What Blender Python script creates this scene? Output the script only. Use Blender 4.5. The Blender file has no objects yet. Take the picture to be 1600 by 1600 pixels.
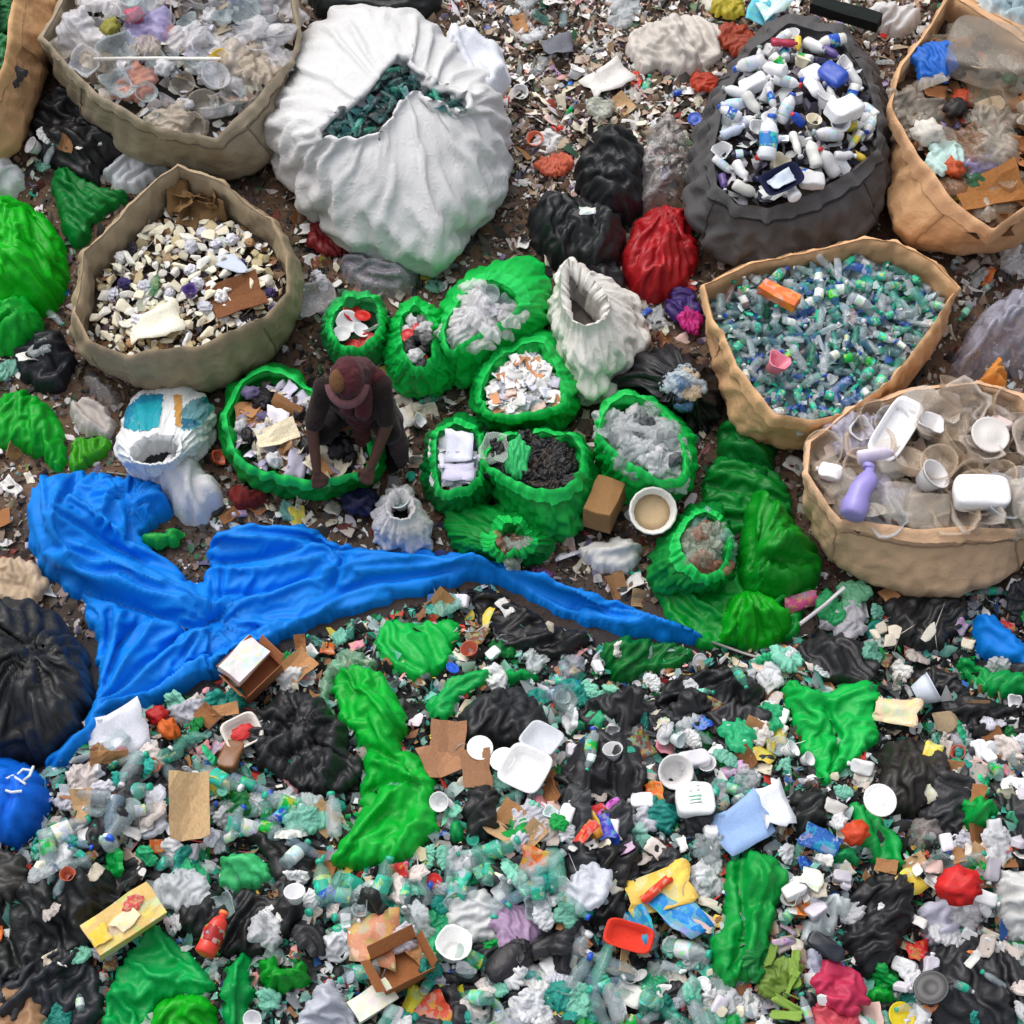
import bpy, bmesh, math, random, re
import numpy as np
from mathutils import Vector, Matrix

R = random.Random(11)
NP = np.random.RandomState(5)
S = bpy.context.scene
COL = S.collection

# ------------------------------------------------------------------ camera
ELEV = math.radians(62.0); DIST = 11.8; FOV = math.radians(28.0)
TGT = np.array([0.0, 0.0, 0.2])
FWD = np.array([0, math.cos(ELEV), -math.sin(ELEV)])
UP = np.array([0, math.sin(ELEV), math.cos(ELEV)])
RT = np.array([1.0, 0, 0])
CAM = TGT - FWD * DIST
HALF = math.tan(FOV / 2)
cam_d = bpy.data.cameras.new("camera"); cam = bpy.data.objects.new("camera", cam_d); COL.objects.link(cam)
cam_d.angle = FOV; cam_d.clip_start = 0.1; cam_d.clip_end = 300
cam.location = CAM; cam.rotation_euler = (math.pi / 2 - ELEV, 0, 0)
S.camera = cam

# ------------------------------------------------------------------ light
SUN_EL, SUN_AZ = math.radians(58), math.radians(-35)     # azimuth from +y towards +x
w = bpy.data.worlds.new("World"); S.world = w; w.use_nodes = True
nt = w.node_tree; nt.nodes.clear()
out = nt.nodes.new("ShaderNodeOutputWorld"); bg = nt.nodes.new("ShaderNodeBackground")
sky = nt.nodes.new("ShaderNodeTexSky"); sky.sky_type = 'NISHITA'; sky.sun_disc = False
sky.sun_elevation = SUN_EL; sky.sun_rotation = SUN_AZ; sky.air_density = 1.0; sky.dust_density = 5.0; sky.ozone_density = 1.0
hs = nt.nodes.new("ShaderNodeHueSaturation"); hs.inputs['Saturation'].default_value = 0.35   # overcast: grey sky
nt.links.new(sky.outputs[0], hs.inputs['Color']); nt.links.new(hs.outputs[0], bg.inputs[0])
bg.inputs[1].default_value = 0.15
nt.links.new(bg.outputs[0], out.inputs[0])
sun_d = bpy.data.lights.new("sun", 'SUN'); sun_d.energy = .55; sun_d.angle = math.radians(80); sun_d.color = (1, .97, .92)
sun = bpy.data.objects.new("sun", sun_d); COL.objects.link(sun)
sd = Vector((math.sin(SUN_AZ) * math.cos(SUN_EL), math.cos(SUN_AZ) * math.cos(SUN_EL), math.sin(SUN_EL)))
sun.rotation_euler = sd.to_track_quat('Z', 'Y').to_euler()
S.view_settings.view_transform = 'Standard'; S.view_settings.look = 'None'
S.view_settings.exposure = 0.4; S.view_settings.gamma = 1; S.view_settings.use_curve_mapping = False
S.render.engine = 'CYCLES'
S.cycles.max_bounces = 6; S.cycles.transparent_max_bounces = 10; S.cycles.transmission_bounces = 4; S.cycles.diffuse_bounces = 3

# ------------------------------------------------------------------ numeric helpers
def C(r, g, b, k=1.0):
    f = lambda v: ((v / 255) / 12.92 if v / 255 <= .04045 else ((v / 255 + .055) / 1.055) ** 2.4) * k
    return (f(r), f(g), f(b), 1.0)
_perm = NP.permutation(512); _perm = np.concatenate([_perm, _perm, _perm])
_grad = NP.normal(size=(512, 3)); _grad /= np.linalg.norm(_grad, axis=1)[:, None]
def noise(x, y, z=0.0):
    x, y, z = np.broadcast_arrays(np.asarray(x, float), np.asarray(y, float), np.asarray(z, float))
    xi, yi, zi = np.floor(x).astype(int), np.floor(y).astype(int), np.floor(z).astype(int)
    xf, yf, zf = x - xi, y - yi, z - zi
    u, v, t = [q * q * q * (q * (q * 6 - 15) + 10) for q in (xf, yf, zf)]
    def g(i, j, k):
        h = _perm[(_perm[(_perm[(xi + i) & 511] + yi + j) & 511] + zi + k) & 511]
        gr = _grad[h]
        return gr[..., 0] * (xf - i) + gr[..., 1] * (yf - j) + gr[..., 2] * (zf - k)
    L = lambda a, b, q: a + (b - a) * q
    return L(L(L(g(0,0,0), g(1,0,0), u), L(g(0,1,0), g(1,1,0), u), v), L(L(g(0,0,1), g(1,0,1), u), L(g(0,1,1), g(1,1,1), u), v), t) * 1.6
def ridge(x, y, z=0.0):
    return 1 - np.abs(noise(x, y, z)) * 2.2
def tri(t): return np.abs(2 * (t - np.floor(t)) - 1)
def crumple(x, y, f, sd):
    """sharp straight-ish creases, as crushed film and cloth have"""
    rs = np.random.RandomState(int(abs(sd) * 100) % 99991); z = 0
    for k in range(7):
        a = rs.uniform(0, math.pi); fr = f * (.3 + .27 * k); q = noise(x * f * .3 + k * 3.1, y * f * .3, sd + k) * 1.1 + noise(x * f * .9, y * f * .9, sd + k * 2) * .22
        m = np.clip(.6 + 1.2 * noise(x * f * .28, y * f * .28, sd + k * 7.7), 0, 1)
        z = z + m * (tri((x * math.cos(a) + y * math.sin(a)) * fr * .5 + q + rs.rand()) - .5) / (1 + .45 * k)
    return z * 1.25
def sm(a, b, x):
    t = np.clip((x - a) / (b - a), 0, 1); return t * t * (3 - 2 * t)
def H(x, y):
    x = np.asarray(x, float); y = np.asarray(y, float)
    heap = sm(-.35, -2.3, y + .18 * np.sin(x * 1.1 + .6)) * .38
    return heap * (1 + .35 * noise(x * .9, y * .9, 2.2)) + .05 * noise(x * 1.4, y * 1.4, 5.5) + (.015 + .07 * sm(-.4, -1., y)) * noise(x * 3.3, y * 3.3, 8.8)
def P(px, py, z=0.0):
    px = np.asarray(px, float); py = np.asarray(py, float)
    d = FWD + ((px - 800) / 800 * HALF)[..., None] * RT + ((800 - py) / 800 * HALF)[..., None] * UP
    t = (z - CAM[2]) / d[..., 2]
    return CAM + d * t[..., None]
def W(px, py, lift=0.0):
    z = np.zeros(np.shape(px))
    for _ in range(6):
        p = P(px, py, z + lift); z = H(p[..., 0], p[..., 1])
    return p
_tx = np.arange(-240, 1841, 10.0); _TX, _TY = np.meshgrid(_tx, _tx); _TZ = W(_TX, _TY)[..., 2]
def Wv(px, py, lift=0.0):
    i = min(max((px + 240) / 10, 0), 206.99); j = min(max((py + 240) / 10, 0), 206.99); a, b = int(i), int(j); u, v = i - a, j - b
    z = (_TZ[b, a] * (1 - u) + _TZ[b, a + 1] * u) * (1 - v) + (_TZ[b + 1, a] * (1 - u) + _TZ[b + 1, a + 1] * u) * v + lift
    d = FWD + (px - 800) / 800 * HALF * RT + (800 - py) / 800 * HALF * UP
    return Vector(CAM + d * ((z - CAM[2]) / d[2]))
def inp(x, y, poly):
    r = False; x1, y1 = poly[-1][0], poly[-1][1]
    for q in poly:
        x0, y0 = q[0], q[1]
        if (y0 > y) != (y1 > y) and x < (x1 - x0) * (y - y0) / (y1 - y0) + x0: r = not r
        x1, y1 = x0, y0
    return r
def pts(s):
    return np.array([[float(v) for v in t.split(',')] for t in s.split()])
def chaikin(p, k):
    for _ in range(k):
        q = np.roll(p, -1, 0); p = np.stack([.78 * p + .22 * q, .22 * p + .78 * q], 1).reshape(-1, p.shape[1])
    return p
def resample(p, n):
    q = np.vstack([p, p[:1]]); s = np.r_[0, np.cumsum(np.linalg.norm(np.diff(q, axis=0), axis=1))]
    t = np.linspace(0, s[-1], n, endpoint=False)
    return np.stack([np.interp(t, s, q[:, k]) for k in range(p.shape[1])], 1)
def area2(p): return np.sum(p[:, 0] * np.roll(p[:, 1], -1) - np.roll(p[:, 0], -1) * p[:, 1])
def ccw(p): return p if area2(p) > 0 else p[::-1]
def inside(x, y, poly):
    r = np.zeros(np.shape(x), bool); n = len(poly)
    for i in range(n):
        x0, y0 = poly[i][:2]; x1, y1 = poly[(i + 1) % n][:2]
        if y0 == y1: continue
        r ^= ((y0 > y) != (y1 > y)) & (x < (x1 - x0) * (y - y0) / (y1 - y0) + x0)
    return r
def seg_dist(x, y, p, closed=True):
    best = np.full(np.shape(x), 1e9); bx = np.array(x); by = np.array(y)
    n = len(p)
    for i in range(n if closed else n - 1):
        a = p[i]; b = p[(i + 1) % n]; dx, dy = b[0] - a[0], b[1] - a[1]; l2 = dx * dx + dy * dy + 1e-12
        t = np.clip(((x - a[0]) * dx + (y - a[1]) * dy) / l2, 0, 1)
        qx, qy = a[0] + t * dx, a[1] + t * dy; d = np.hypot(x - qx, y - qy); m = d < best
        best = np.where(m, d, best); bx = np.where(m, qx, bx); by = np.where(m, qy, by)
    return best, bx, by

# ------------------------------------------------------------------ materials
MATS = {}
def mat(name, rough=.5, spec=.5, alpha=1, bump=.2, bscale=40, stretch=(1, 1, 1), var=.25, vscale=4, attr=False, transl=0, dirt=None, coat=0, sheen=0, ridged=False, cells=None):
    m = bpy.data.materials.new(name); m.use_nodes = True; t = m.node_tree; N = t.nodes; L = t.links
    pb = N['Principled BSDF']; pb.inputs['Roughness'].default_value = rough; pb.inputs['Specular IOR Level'].default_value = spec
    pb.inputs['Coat Weight'].default_value = coat; pb.inputs['Sheen Weight'].default_value = sheen
    if attr:
        src = N.new('ShaderNodeAttribute'); src.attribute_name = 'col'; co = src.outputs['Color']
    else:
        src = N.new('ShaderNodeObjectInfo'); co = src.outputs['Color']
    tc = N.new('ShaderNodeTexCoord'); mp = N.new('ShaderNodeMapping'); mp.inputs['Scale'].default_value = stretch
    L.new(tc.outputs['Object'], mp.inputs['Vector'])
    oi = N.new('ShaderNodeObjectInfo'); off = N.new('ShaderNodeMath'); off.operation = 'MULTIPLY'; off.inputs[1].default_value = 37
    L.new(oi.outputs['Random'], off.inputs[0]); L.new(off.outputs[0], mp.inputs['Location'])
    nz = N.new('ShaderNodeTexNoise'); nz.inputs['Scale'].default_value = vscale; nz.inputs['Detail'].default_value = 6; nz.inputs['Roughness'].default_value = .65
    L.new(mp.outputs[0], nz.inputs['Vector'])
    mr = N.new('ShaderNodeMapRange'); mr.inputs[1].default_value = .3; mr.inputs[2].default_value = .7; mr.inputs[3].default_value = 1 - var; mr.inputs[4].default_value = 1 + var * .5
    L.new(nz.outputs['Fac'], mr.inputs[0])
    mx = N.new('ShaderNodeMix'); mx.data_type = 'RGBA'; mx.blend_type = 'MULTIPLY'; mx.inputs[0].default_value = 1
    L.new(co, mx.inputs[6]); L.new(mr.outputs[0], mx.inputs[7]); base = mx.outputs[2]
    if cells:        # flat printed patches, as packaging has
        vo = N.new('ShaderNodeTexVoronoi'); vo.inputs['Scale'].default_value = cells[0]; vo.distance = 'CHEBYCHEV'; L.new(mp.outputs[0], vo.inputs['Vector'])
        hv = N.new('ShaderNodeHueSaturation'); hv.inputs['Saturation'].default_value = 1.3; hv.inputs['Value'].default_value = .9; L.new(vo.outputs['Color'], hv.inputs['Color'])
        sx = N.new('ShaderNodeSeparateColor'); L.new(vo.outputs['Color'], sx.inputs[0]); gt = N.new('ShaderNodeMath'); gt.operation = 'GREATER_THAN'; gt.inputs[1].default_value = .55; L.new(sx.outputs[1], gt.inputs[0])
        ml = N.new('ShaderNodeMath'); ml.operation = 'MULTIPLY'; ml.inputs[1].default_value = cells[1]; L.new(gt.outputs[0], ml.inputs[0])
        m3 = N.new('ShaderNodeMix'); m3.data_type = 'RGBA'; L.new(ml.outputs[0], m3.inputs[0]); L.new(base, m3.inputs[6]); L.new(hv.outputs[0], m3.inputs[7]); base = m3.outputs[2]
    if dirt:
        n2 = N.new('ShaderNodeTexNoise'); n2.inputs['Scale'].default_value = dirt[1]; n2.inputs['Detail'].default_value = 8; n2.inputs['Roughness'].default_value = .7
        L.new(mp.outputs[0], n2.inputs['Vector'])
        r2 = N.new('ShaderNodeMapRange'); r2.inputs[1].default_value = dirt[2]; r2.inputs[2].default_value = dirt[2] + .22; r2.inputs[4].default_value = dirt[3]
        L.new(n2.outputs['Fac'], r2.inputs[0])
        m2 = N.new('ShaderNodeMix'); m2.data_type = 'RGBA'; L.new(r2.outputs[0], m2.inputs[0]); L.new(base, m2.inputs[6]); m2.inputs[7].default_value = dirt[0]; base = m2.outputs[2]
    L.new(base, pb.inputs['Base Color'])
    if bump:
        nb = N.new('ShaderNodeTexNoise'); nb.inputs['Scale'].default_value = bscale; nb.inputs['Detail'].default_value = 4; nb.inputs['Distortion'].default_value = .8
        if ridged: nb.noise_type = 'RIDGED_MULTIFRACTAL'; nb.inputs['Roughness'].default_value = .45; nb.inputs['Lacunarity'].default_value = 2.1; nb.inputs['Scale'].default_value = bscale * .4
        L.new(mp.outputs[0], nb.inputs['Vector'])
        bp = N.new('ShaderNodeBump'); bp.inputs['Strength'].default_value = bump; bp.inputs['Distance'].default_value = .02
        L.new(nb.outputs['Fac'], bp.inputs['Height']); L.new(bp.outputs[0], pb.inputs['Normal'])
    if alpha < 1: pb.inputs['Alpha'].default_value = alpha
    if transl:
        tr = N.new('ShaderNodeBsdfTranslucent'); L.new(base, tr.inputs['Color']); ms = N.new('ShaderNodeMixShader'); ms.inputs[0].default_value = transl
        L.new(pb.outputs[0], ms.inputs[1]); L.new(tr.outputs[0], ms.inputs[2]); L.new(ms.outputs[0], N['Material Output'].inputs['Surface'])
    MATS[name] = m
    return m
mat('bag_film', .46, .42, bump=.2, bscale=62, var=.2, vscale=5, transl=.22, ridged=True, dirt=(C(120, 135, 105), 5, .6, .3))
mat('bag_film_scrap', .46, .42, bump=.15, bscale=24, var=.25, vscale=3, transl=.22, ridged=True, dirt=(C(120, 110, 95), 3, .6, .4))
mat('black_film', .46, .42, bump=.22, bscale=62, ridged=True, var=.3, vscale=6, dirt=(C(105, 95, 82), 9, .66, .35))
mat('black_film_scrap', .46, .42, bump=.2, bscale=24, ridged=True, var=.3, vscale=6, dirt=(C(105, 95, 82), 9, .66, .35))
mat('thin_film', .2, .7, alpha=.42, bump=.35, bscale=70, var=.2, vscale=8, ridged=True)
mat('thin_film_scrap', .2, .7, alpha=.58, bump=.35, bscale=30, var=.2, vscale=8, ridged=True)
mat('woven', .75, .2, bump=.22, bscale=75, ridged=True, var=.18, vscale=2.2, dirt=(C(92, 72, 52), 3.2, .56, .55), transl=.06)
mat('tarp', .58, .25, bump=.16, bscale=55, ridged=True, var=.14, vscale=3, dirt=(C(150, 145, 120), 7, .68, .25))
mat('white_woven', .65, .25, bump=.26, bscale=60, ridged=True, var=.1, vscale=3, dirt=(C(128, 116, 98), 3.0, .6, .45))
mat('plastic', .32, .5, bump=.08, bscale=30, var=.15, vscale=14, dirt=(C(120, 105, 85), 16, .62, .4))
mat('clear', .12, .8, alpha=.33, bump=.2, bscale=40, var=.2, vscale=18)
mat('paper', .8, .25, bump=.15, bscale=40, var=.15, vscale=12, dirt=(C(130, 112, 90), 14, .62, .45))
mat('printed', .5, .4, cells=(3.2, .24), bump=.1, bscale=30, var=.1, vscale=12, dirt=(C(230, 225, 215), 12, .58, .8))
mat('label', .5, .4, bump=0, cells=(38, .5), var=.1, vscale=12)
mat('card', .85, .2, bump=.2, bscale=30, var=.25, vscale=10, dirt=(C(70, 55, 40), 8, .62, .5))
mat('foam', .9, .2, bump=.3, bscale=60, var=.12, vscale=12, dirt=(C(150, 130, 100), 12, .62, .5))
mat('litter', .6, .35, bump=0, var=.25, vscale=10, attr=True)
mat('litter_clear', .25, .5, alpha=.6, bump=0, var=.25, vscale=10, attr=True)
mat('skin', .55, .35, bump=.1, bscale=60, var=.15, vscale=14)
mat('cloth', .9, .2, bump=.4, bscale=40, var=.3, vscale=9, sheen=.1)
mat('wood', .8, .25, bump=.3, bscale=20, stretch=(6, 1, 6), var=.35, vscale=8)

def soil():
    m = bpy.data.materials.new('soil'); m.use_nodes = True; t = m.node_tree; N = t.nodes; L = t.links; pb = N['Principled BSDF']
    tc = N.new('ShaderNodeTexCoord'); n1 = N.new('ShaderNodeTexNoise'); n1.inputs['Scale'].default_value = 2.2; n1.inputs['Detail'].default_value = 10; n1.inputs['Roughness'].default_value = .72
    L.new(tc.outputs['Object'], n1.inputs['Vector'])
    cr = N.new('ShaderNodeValToRGB'); e = cr.color_ramp.elements; e[0].position = .3; e[0].color = C(44, 37, 31); e[1].position = .72; e[1].color = C(128, 98, 74)
    L.new(n1.outputs['Fac'], cr.inputs[0])
    # the foreground heap stands on old black film and dark wet dirt
    sx = N.new('ShaderNodeSeparateXYZ'); L.new(tc.outputs['Object'], sx.inputs[0])
    mr = N.new('ShaderNodeMapRange'); mr.inputs[1].default_value = .3; mr.inputs[2].default_value = -.9; L.new(sx.outputs['Y'], mr.inputs[0])
    mx = N.new('ShaderNodeMix'); mx.data_type = 'RGBA'; L.new(mr.outputs[0], mx.inputs[0]); L.new(cr.outputs[0], mx.inputs[6]); mx.inputs[7].default_value = C(36, 35, 37)
    L.new(mx.outputs[2], pb.inputs['Base Color']); pb.inputs['Roughness'].default_value = .85
    n2 = N.new('ShaderNodeTexNoise'); n2.inputs['Scale'].default_value = 30; n2.inputs['Detail'].default_value = 8; L.new(tc.outputs['Object'], n2.inputs['Vector'])
    bp = N.new('ShaderNodeBump'); bp.inputs['Strength'].default_value = .8; bp.inputs['Distance'].default_value = .03
    L.new(n2.outputs['Fac'], bp.inputs['Height']); L.new(bp.outputs[0], pb.inputs['Normal'])
    MATS['soil'] = m
soil()

# ------------------------------------------------------------------ object helpers
def mesh(name, V, F, m, smooth=True):
    me = bpy.data.meshes.new(name); me.from_pydata([tuple(v) for v in V], [], [tuple(int(i) for i in f) for f in F]); me.update()
    for q in (m if isinstance(m, (list, tuple)) else [m]): me.materials.append(MATS[q])
    if smooth: me.polygons.foreach_set('use_smooth', [True] * len(me.polygons))
    return me
def obj(name, me, parent=None, col=None, loc=None, rot=None, scale=None):
    o = bpy.data.objects.new(name, me); COL.objects.link(o)
    if parent: o.parent = parent
    if col: o.color = col
    if loc is not None: o.location = loc
    if rot is not None: o.rotation_euler = rot
    if scale is not None: o.scale = (scale,) * 3 if isinstance(scale, (int, float)) else scale
    return o
def tag(o, label, cat, group=None, kind=None):
    o['label'] = label; o['category'] = cat
    if group: o['group'] = group
    if kind: o['kind'] = kind
    return o
MARK = []
HERO = []          # photo outlines of the large things: the loose litter keeps clear of them
def grid_faces(m, n, wrap=True):
    F = []
    for i in range(m - 1):
        for j in range(n if wrap else n - 1):
            k = (j + 1) % n; F.append((i * n + j, i * n + k, (i + 1) * n + k, (i + 1) * n + j))
    return F

# ------------------------------------------------------------------ ground
def warp(n, ext, dense):
    t = np.linspace(-1, 1, n); return np.sign(t) * (np.abs(t) * dense + np.abs(t) ** 7 * (ext - dense))
gx = warp(261, 70, 5.2); gy = warp(261, 70, 5.8)
GX, GY = np.meshgrid(gx, gy)
far = np.clip((np.maximum(abs(GX), abs(GY)) - 8) / 10, 0, 1)
GZ = H(GX, GY) * (1 - far)
ground = obj('ground', mesh('ground', np.stack([GX, GY, GZ], -1).reshape(-1, 3), grid_faces(261, 261, False), 'soil'))
ground['kind'] = 'structure'; ground['label'] = 'brown dirt ground rising into a dark litter heap'

# ------------------------------------------------------------------ film and cloth: slack sheets settle into folds
def relax(V, E, L, k, pin, it, floor=None, tether=None, grav=.0005, push=None):
    x = V.copy(); xp = x.copy(); i, j = E[:, 0], E[:, 1]; n = len(V); ij = np.concatenate([i, j])
    cnt = np.maximum(np.bincount(ij, np.concatenate([k, k]), n), 1e-6)[:, None]
    for t in range(it):
        v = (x - xp) * .9; xp = x.copy(); x = x + v; x[:, 2] -= grav
        for _ in (0, 1):
            d = x[j] - x[i]; l = np.sqrt((d * d).sum(1)) + 1e-9; c = (k * .5 * (l - L) / l)[:, None] * d; cc = np.concatenate([c, -c])
            x = x + 1.5 * np.stack([np.bincount(ij, cc[:, q], n) for q in (0, 1, 2)], 1) / cnt
            x[pin] = V[pin]
        if floor is not None: x[:, 2] = np.maximum(x[:, 2], floor)
        if tether is not None:
            d = x - V; l = np.sqrt((d * d).sum(1)) + 1e-9; x = V + d * np.minimum(1, tether / l)[:, None]
    return x
def cloth_edges(idx, wrap=False):
    """stretch, shear and bending pairs of a vertex grid (idx -1 = no vertex)"""
    A = []; kind = []
    def pair(di, dj, kd):
        a = idx; b = np.roll(np.roll(idx, -di, 0), -dj, 1); ok = (a >= 0) & (b >= 0)
        if di > 0: ok[-di:] = False
        if di < 0: ok[:-di] = False
        if not wrap:
            if dj > 0: ok[:, -dj:] = False
            if dj < 0: ok[:, :-dj] = False
        if kd == 2 and (di == 2 or dj == 2):
            m_ = np.roll(np.roll(idx, -(di // 2), 0), -(dj // 2), 1); ok &= m_ >= 0
        A.append(np.stack([a[ok], b[ok]], 1)); kind.append(np.full(ok.sum(), kd))
    pair(0, 1, 0); pair(1, 0, 0); pair(1, 1, 1); pair(1, -1, 1); pair(0, 2, 2); pair(2, 0, 2)
    return np.concatenate(A), np.concatenate(kind)
KW = np.array([1., .45, .22])

# ------------------------------------------------------------------ open sacks and bags (outline + mouth)
SACK = {}
def align(a, b):
    n = len(a); best = min(range(0, n, 2), key=lambda s: np.sum((np.roll(b, -s, 0)[:, :2] - a[:, :2]) ** 2)); return np.roll(b, -best, 0)
def sack(key, name, label, cat, outline, rim, zr, m, col, zeq=None, base=.8, fill=.2, wr=.02, wf=3., dome=0., cuff=0., cuffcol=None, ch=1, group=None, fillcol=None, N=180, lip=.007, pleat=0, rimvar=.02, hero=True, prints=None, z0=0., inner=.9, och=None, mouth=1., slack=(.05, .03), it=50, teth=.035):
    O = pts(outline); Rm = pts(rim); Rm = Rm.mean(0) + (Rm - Rm.mean(0)) * mouth
    if hero: HERO.append(O)
    zeq = zr * .45 if zeq is None else zeq
    g = W(O[:, 0].mean(), O[:, 1].mean())[2] + z0
    ol = ccw(resample(chaikin(P(O[:, 0], O[:, 1], g + zeq), ch + 1 if och is None else och), N))
    rl = ccw(resample(chaikin(P(Rm[:, 0], Rm[:, 1], g + zr), ch), N)); rl = align(ol, rl)
    cO = ol.mean(0); cR = rl.mean(0)
    th = np.linspace(0, 2 * math.pi, N, endpoint=False); sd = (sum(map(ord, key)) * 7.13) % 97
    jz = rimvar * (noise(np.cos(th) * 2, np.sin(th) * 2, sd) + .35 * noise(np.cos(th) * 6, np.sin(th) * 6, sd))
    rows = []; kind = []
    bl = cO + (ol - cO) * base; bl[:, 2] = g - .03
    for t in np.linspace(0, 1, 12)[:-1]:
        r = bl + (ol - bl) * math.sin(t * math.pi / 2); r[:, 2] = g - .03 + (zeq + .03) * (1 - math.cos(t * math.pi / 2)) * .5 + (zeq + .03) * t * .5; rows.append(r); kind.append(.35 + .65 * t)
    for t in np.linspace(0, 1, 20):
        h1 = t; h2 = 1 - math.cos(t * math.pi / 2); z2 = math.sin(t * math.pi / 2)
        hh = h1 * (1 - dome) + h2 * dome; zz = t * (1 - dome) + z2 * dome
        r = ol + (rl - ol) * hh; r[:, 2] = g + zeq + (zr - zeq) * zz + jz * t; rows.append(r); kind.append(1 - .6 * t)
    k0 = len(rows)
    def shr(d, z):
        v = rl - cR; L = np.linalg.norm(v[:, :2], axis=1)[:, None]; q = rl.copy(); q[:, :2] = cR[:2] + v[:, :2] * np.maximum(1 - d / L, .05); q[:, 2] = g + zr + z + jz; return q
    rows.append(shr(lip * .6, lip * .8)); kind.append(.3)
    rows.append(shr(lip * 1.6, -.002)); kind.append(.4)
    zf = zr - fill
    for t in (.25, .5, .75, 1.0):
        q = shr(lip * 1.6 + .02 * t, 0); q[:, 2] = g + zr - fill * t + jz * (1 - t); rows.append(q); kind.append(.5)
    G = np.array(rows); M = len(rows)
    du = np.roll(G, -1, 1) - np.roll(G, 1, 1); dv = np.gradient(G, axis=0); nr = np.cross(du, dv); nr /= np.linalg.norm(nr, axis=2)[..., None] + 1e-9
    rad = G - np.array([cR[0], cR[1], 0]); rad[..., 2] = 0; rad /= np.linalg.norm(rad, axis=2)[..., None] + 1e-9
    di = np.where((np.arange(M) < k0)[:, None, None], nr, rad)
    kk = np.array(kind)[:, None]
    cx, sx_ = np.cos(th)[None], np.sin(th)[None]; zc = G[..., 2] * wf * .9
    n1 = ridge(cx * wf + zc * .2, sx_ * wf, zc * .6 + sd) - .5
    n2 = crumple(G[..., 0] + sd, G[..., 1] * .8 + G[..., 2] * .8, wf * 1.1, sd)
    n3 = crumple(G[..., 0] * .8 + th[None] * .5 - sd, G[..., 1] * .8 + G[..., 2] * .7, wf * 3.2, sd + 2)
    disp = wr * kk * (n1 * .4 + n2 * 1.0 + n3 * 1.0)
    if pleat:
        vv = np.linspace(0, 1, M)[:, None]; disp = disp + pleat * (ridge(cx * 4.5, sx_ * 4.5, sd + vv * 1.2) - .5) * kk
    G = G + di * disp[..., None]
    V = G.reshape(-1, 3); idx = np.arange(M * N).reshape(M, N); E, kd_ = cloth_edges(idx, True)
    d = V[E[:, 1]] - V[E[:, 0]]; L0 = np.linalg.norm(d, axis=1); fv = d[:, 2] ** 2 / (L0 ** 2 + 1e-9)
    rr_, cc_ = np.divmod(E, N); hz = (rr_[:, 0] == rr_[:, 1]).astype(float); vt = (cc_[:, 0] == cc_[:, 1]).astype(float)
    sl = np.where(hz > 0, slack[0], np.where(vt > 0, slack[1], (slack[0] + slack[1]) / 2)); sl = sl * (.6 + .8 * np.clip(.5 + noise(V[E[:, 0], 0] * 2.2, V[E[:, 0], 1] * 2.2, V[E[:, 0], 2] * 2 + sd), 0, 1))
    pin = np.zeros(M * N, bool); pin[:N] = True; pin[-N:] = True
    V = V + NP.normal(0, .0015, V.shape) * (~pin)[:, None]
    V = relax(V, E, L0 * (1 + sl), KW[kd_], pin, it, None, np.where(np.arange(M * N) // N >= k0, teth * .5, teth * np.clip(np.arange(M * N) / N / 8, .05, 1)), .0002)
    G = V.reshape(M, N, 3); F = grid_faces(M, N)
    mats = [m]
    me = mesh(name, V, F, mats)
    root = obj(name, me, None, col); tag(root, label, cat, group)
    # the floor the contents lie on
    last = G[-1]; c = last.mean(0); fr = [last] + [c + (last - c) * s + np.array([0, 0, .05 * fill * 5 * (1 - s * s)]) * .5 for s in (.75, .5, .25)]
    FV = np.vstack([np.vstack(fr), c + [0, 0, .02]]); FF = grid_faces(4, N) + [(3 * N + j, 3 * N + (j + 1) % N, 4 * N) for j in range(N)]
    obj('fill_bed', mesh('fill_bed', FV, FF, 'cloth'), root, fillcol or C(60, 52, 46))
    if name == 'bulk_sack' and key != 'white':            # stitched side seams and the hem below the rim
        def seam(path, closed):
            r_ = .0045; Vs = []
            for q_, o2 in path:
                up = np.array([0, 0, 1.]) if closed else np.cross(o2, [0, 0, 1.]); up = up / (np.linalg.norm(up) + 1e-9)
                for a_ in (0, 1, 2, 3): Vs.append(q_ + o2 * (.003 + r_ * math.cos(a_ * math.pi / 2)) + up * r_ * 1.6 * math.sin(a_ * math.pi / 2))
            n_ = len(path); Fs = [(i * 4 + k, i * 4 + (k + 1) % 4, ((i + 1) % n_) * 4 + (k + 1) % 4, ((i + 1) % n_) * 4 + k) for i in range(n_ if closed else n_ - 1) for k in range(4)]
            obj('seam', mesh('seam', Vs, Fs, 'woven'), root, tuple(c * .68 for c in col[:3]) + (1,))
        for j_ in (int(N * .12), int(N * .37), int(N * .63), int(N * .88)): seam([(G[i, j_], di[i, j_]) for i in range(2, k0 - 1)], False)
        seam([(G[k0 - 6, j_], di[k0 - 6, j_]) for j_ in range(N)], True)
    if cuff:
        w_ = cuff * (1 + .35 * noise(np.cos(th) * 1.5, np.sin(th) * 1.5, sd + 5))
        top = G[k0 - 1]; o_ = rad[k0 - 1]; cr = []
        q = shr(lip * 1.5, .006); cr.append(q + rad[k0] * 0); q2 = top.copy(); q2[:, 2] += lip + .008; cr.append(q2 + o_ * .001)
        for t in (.15, .4, .7, 1.):
            i = k0 - 1 - 4 * t; a = int(math.floor(i)); f = i - a; b = G[a] * (1 - f) + G[min(a + 1, k0 - 1)] * f
            b = b + o_ * (.011 + .005 * t + .004 * noise(np.cos(th) * 5, np.sin(th) * 5, sd + t)[:, None]); b[:, 2] = top[:, 2] + .006 - w_ * t; cr.append(b)
        CV = np.array(cr); obj('rim_fold', mesh('rim_fold', CV.reshape(-1, 3), grid_faces(len(cr), N), m), root, cuffcol or col)
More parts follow.
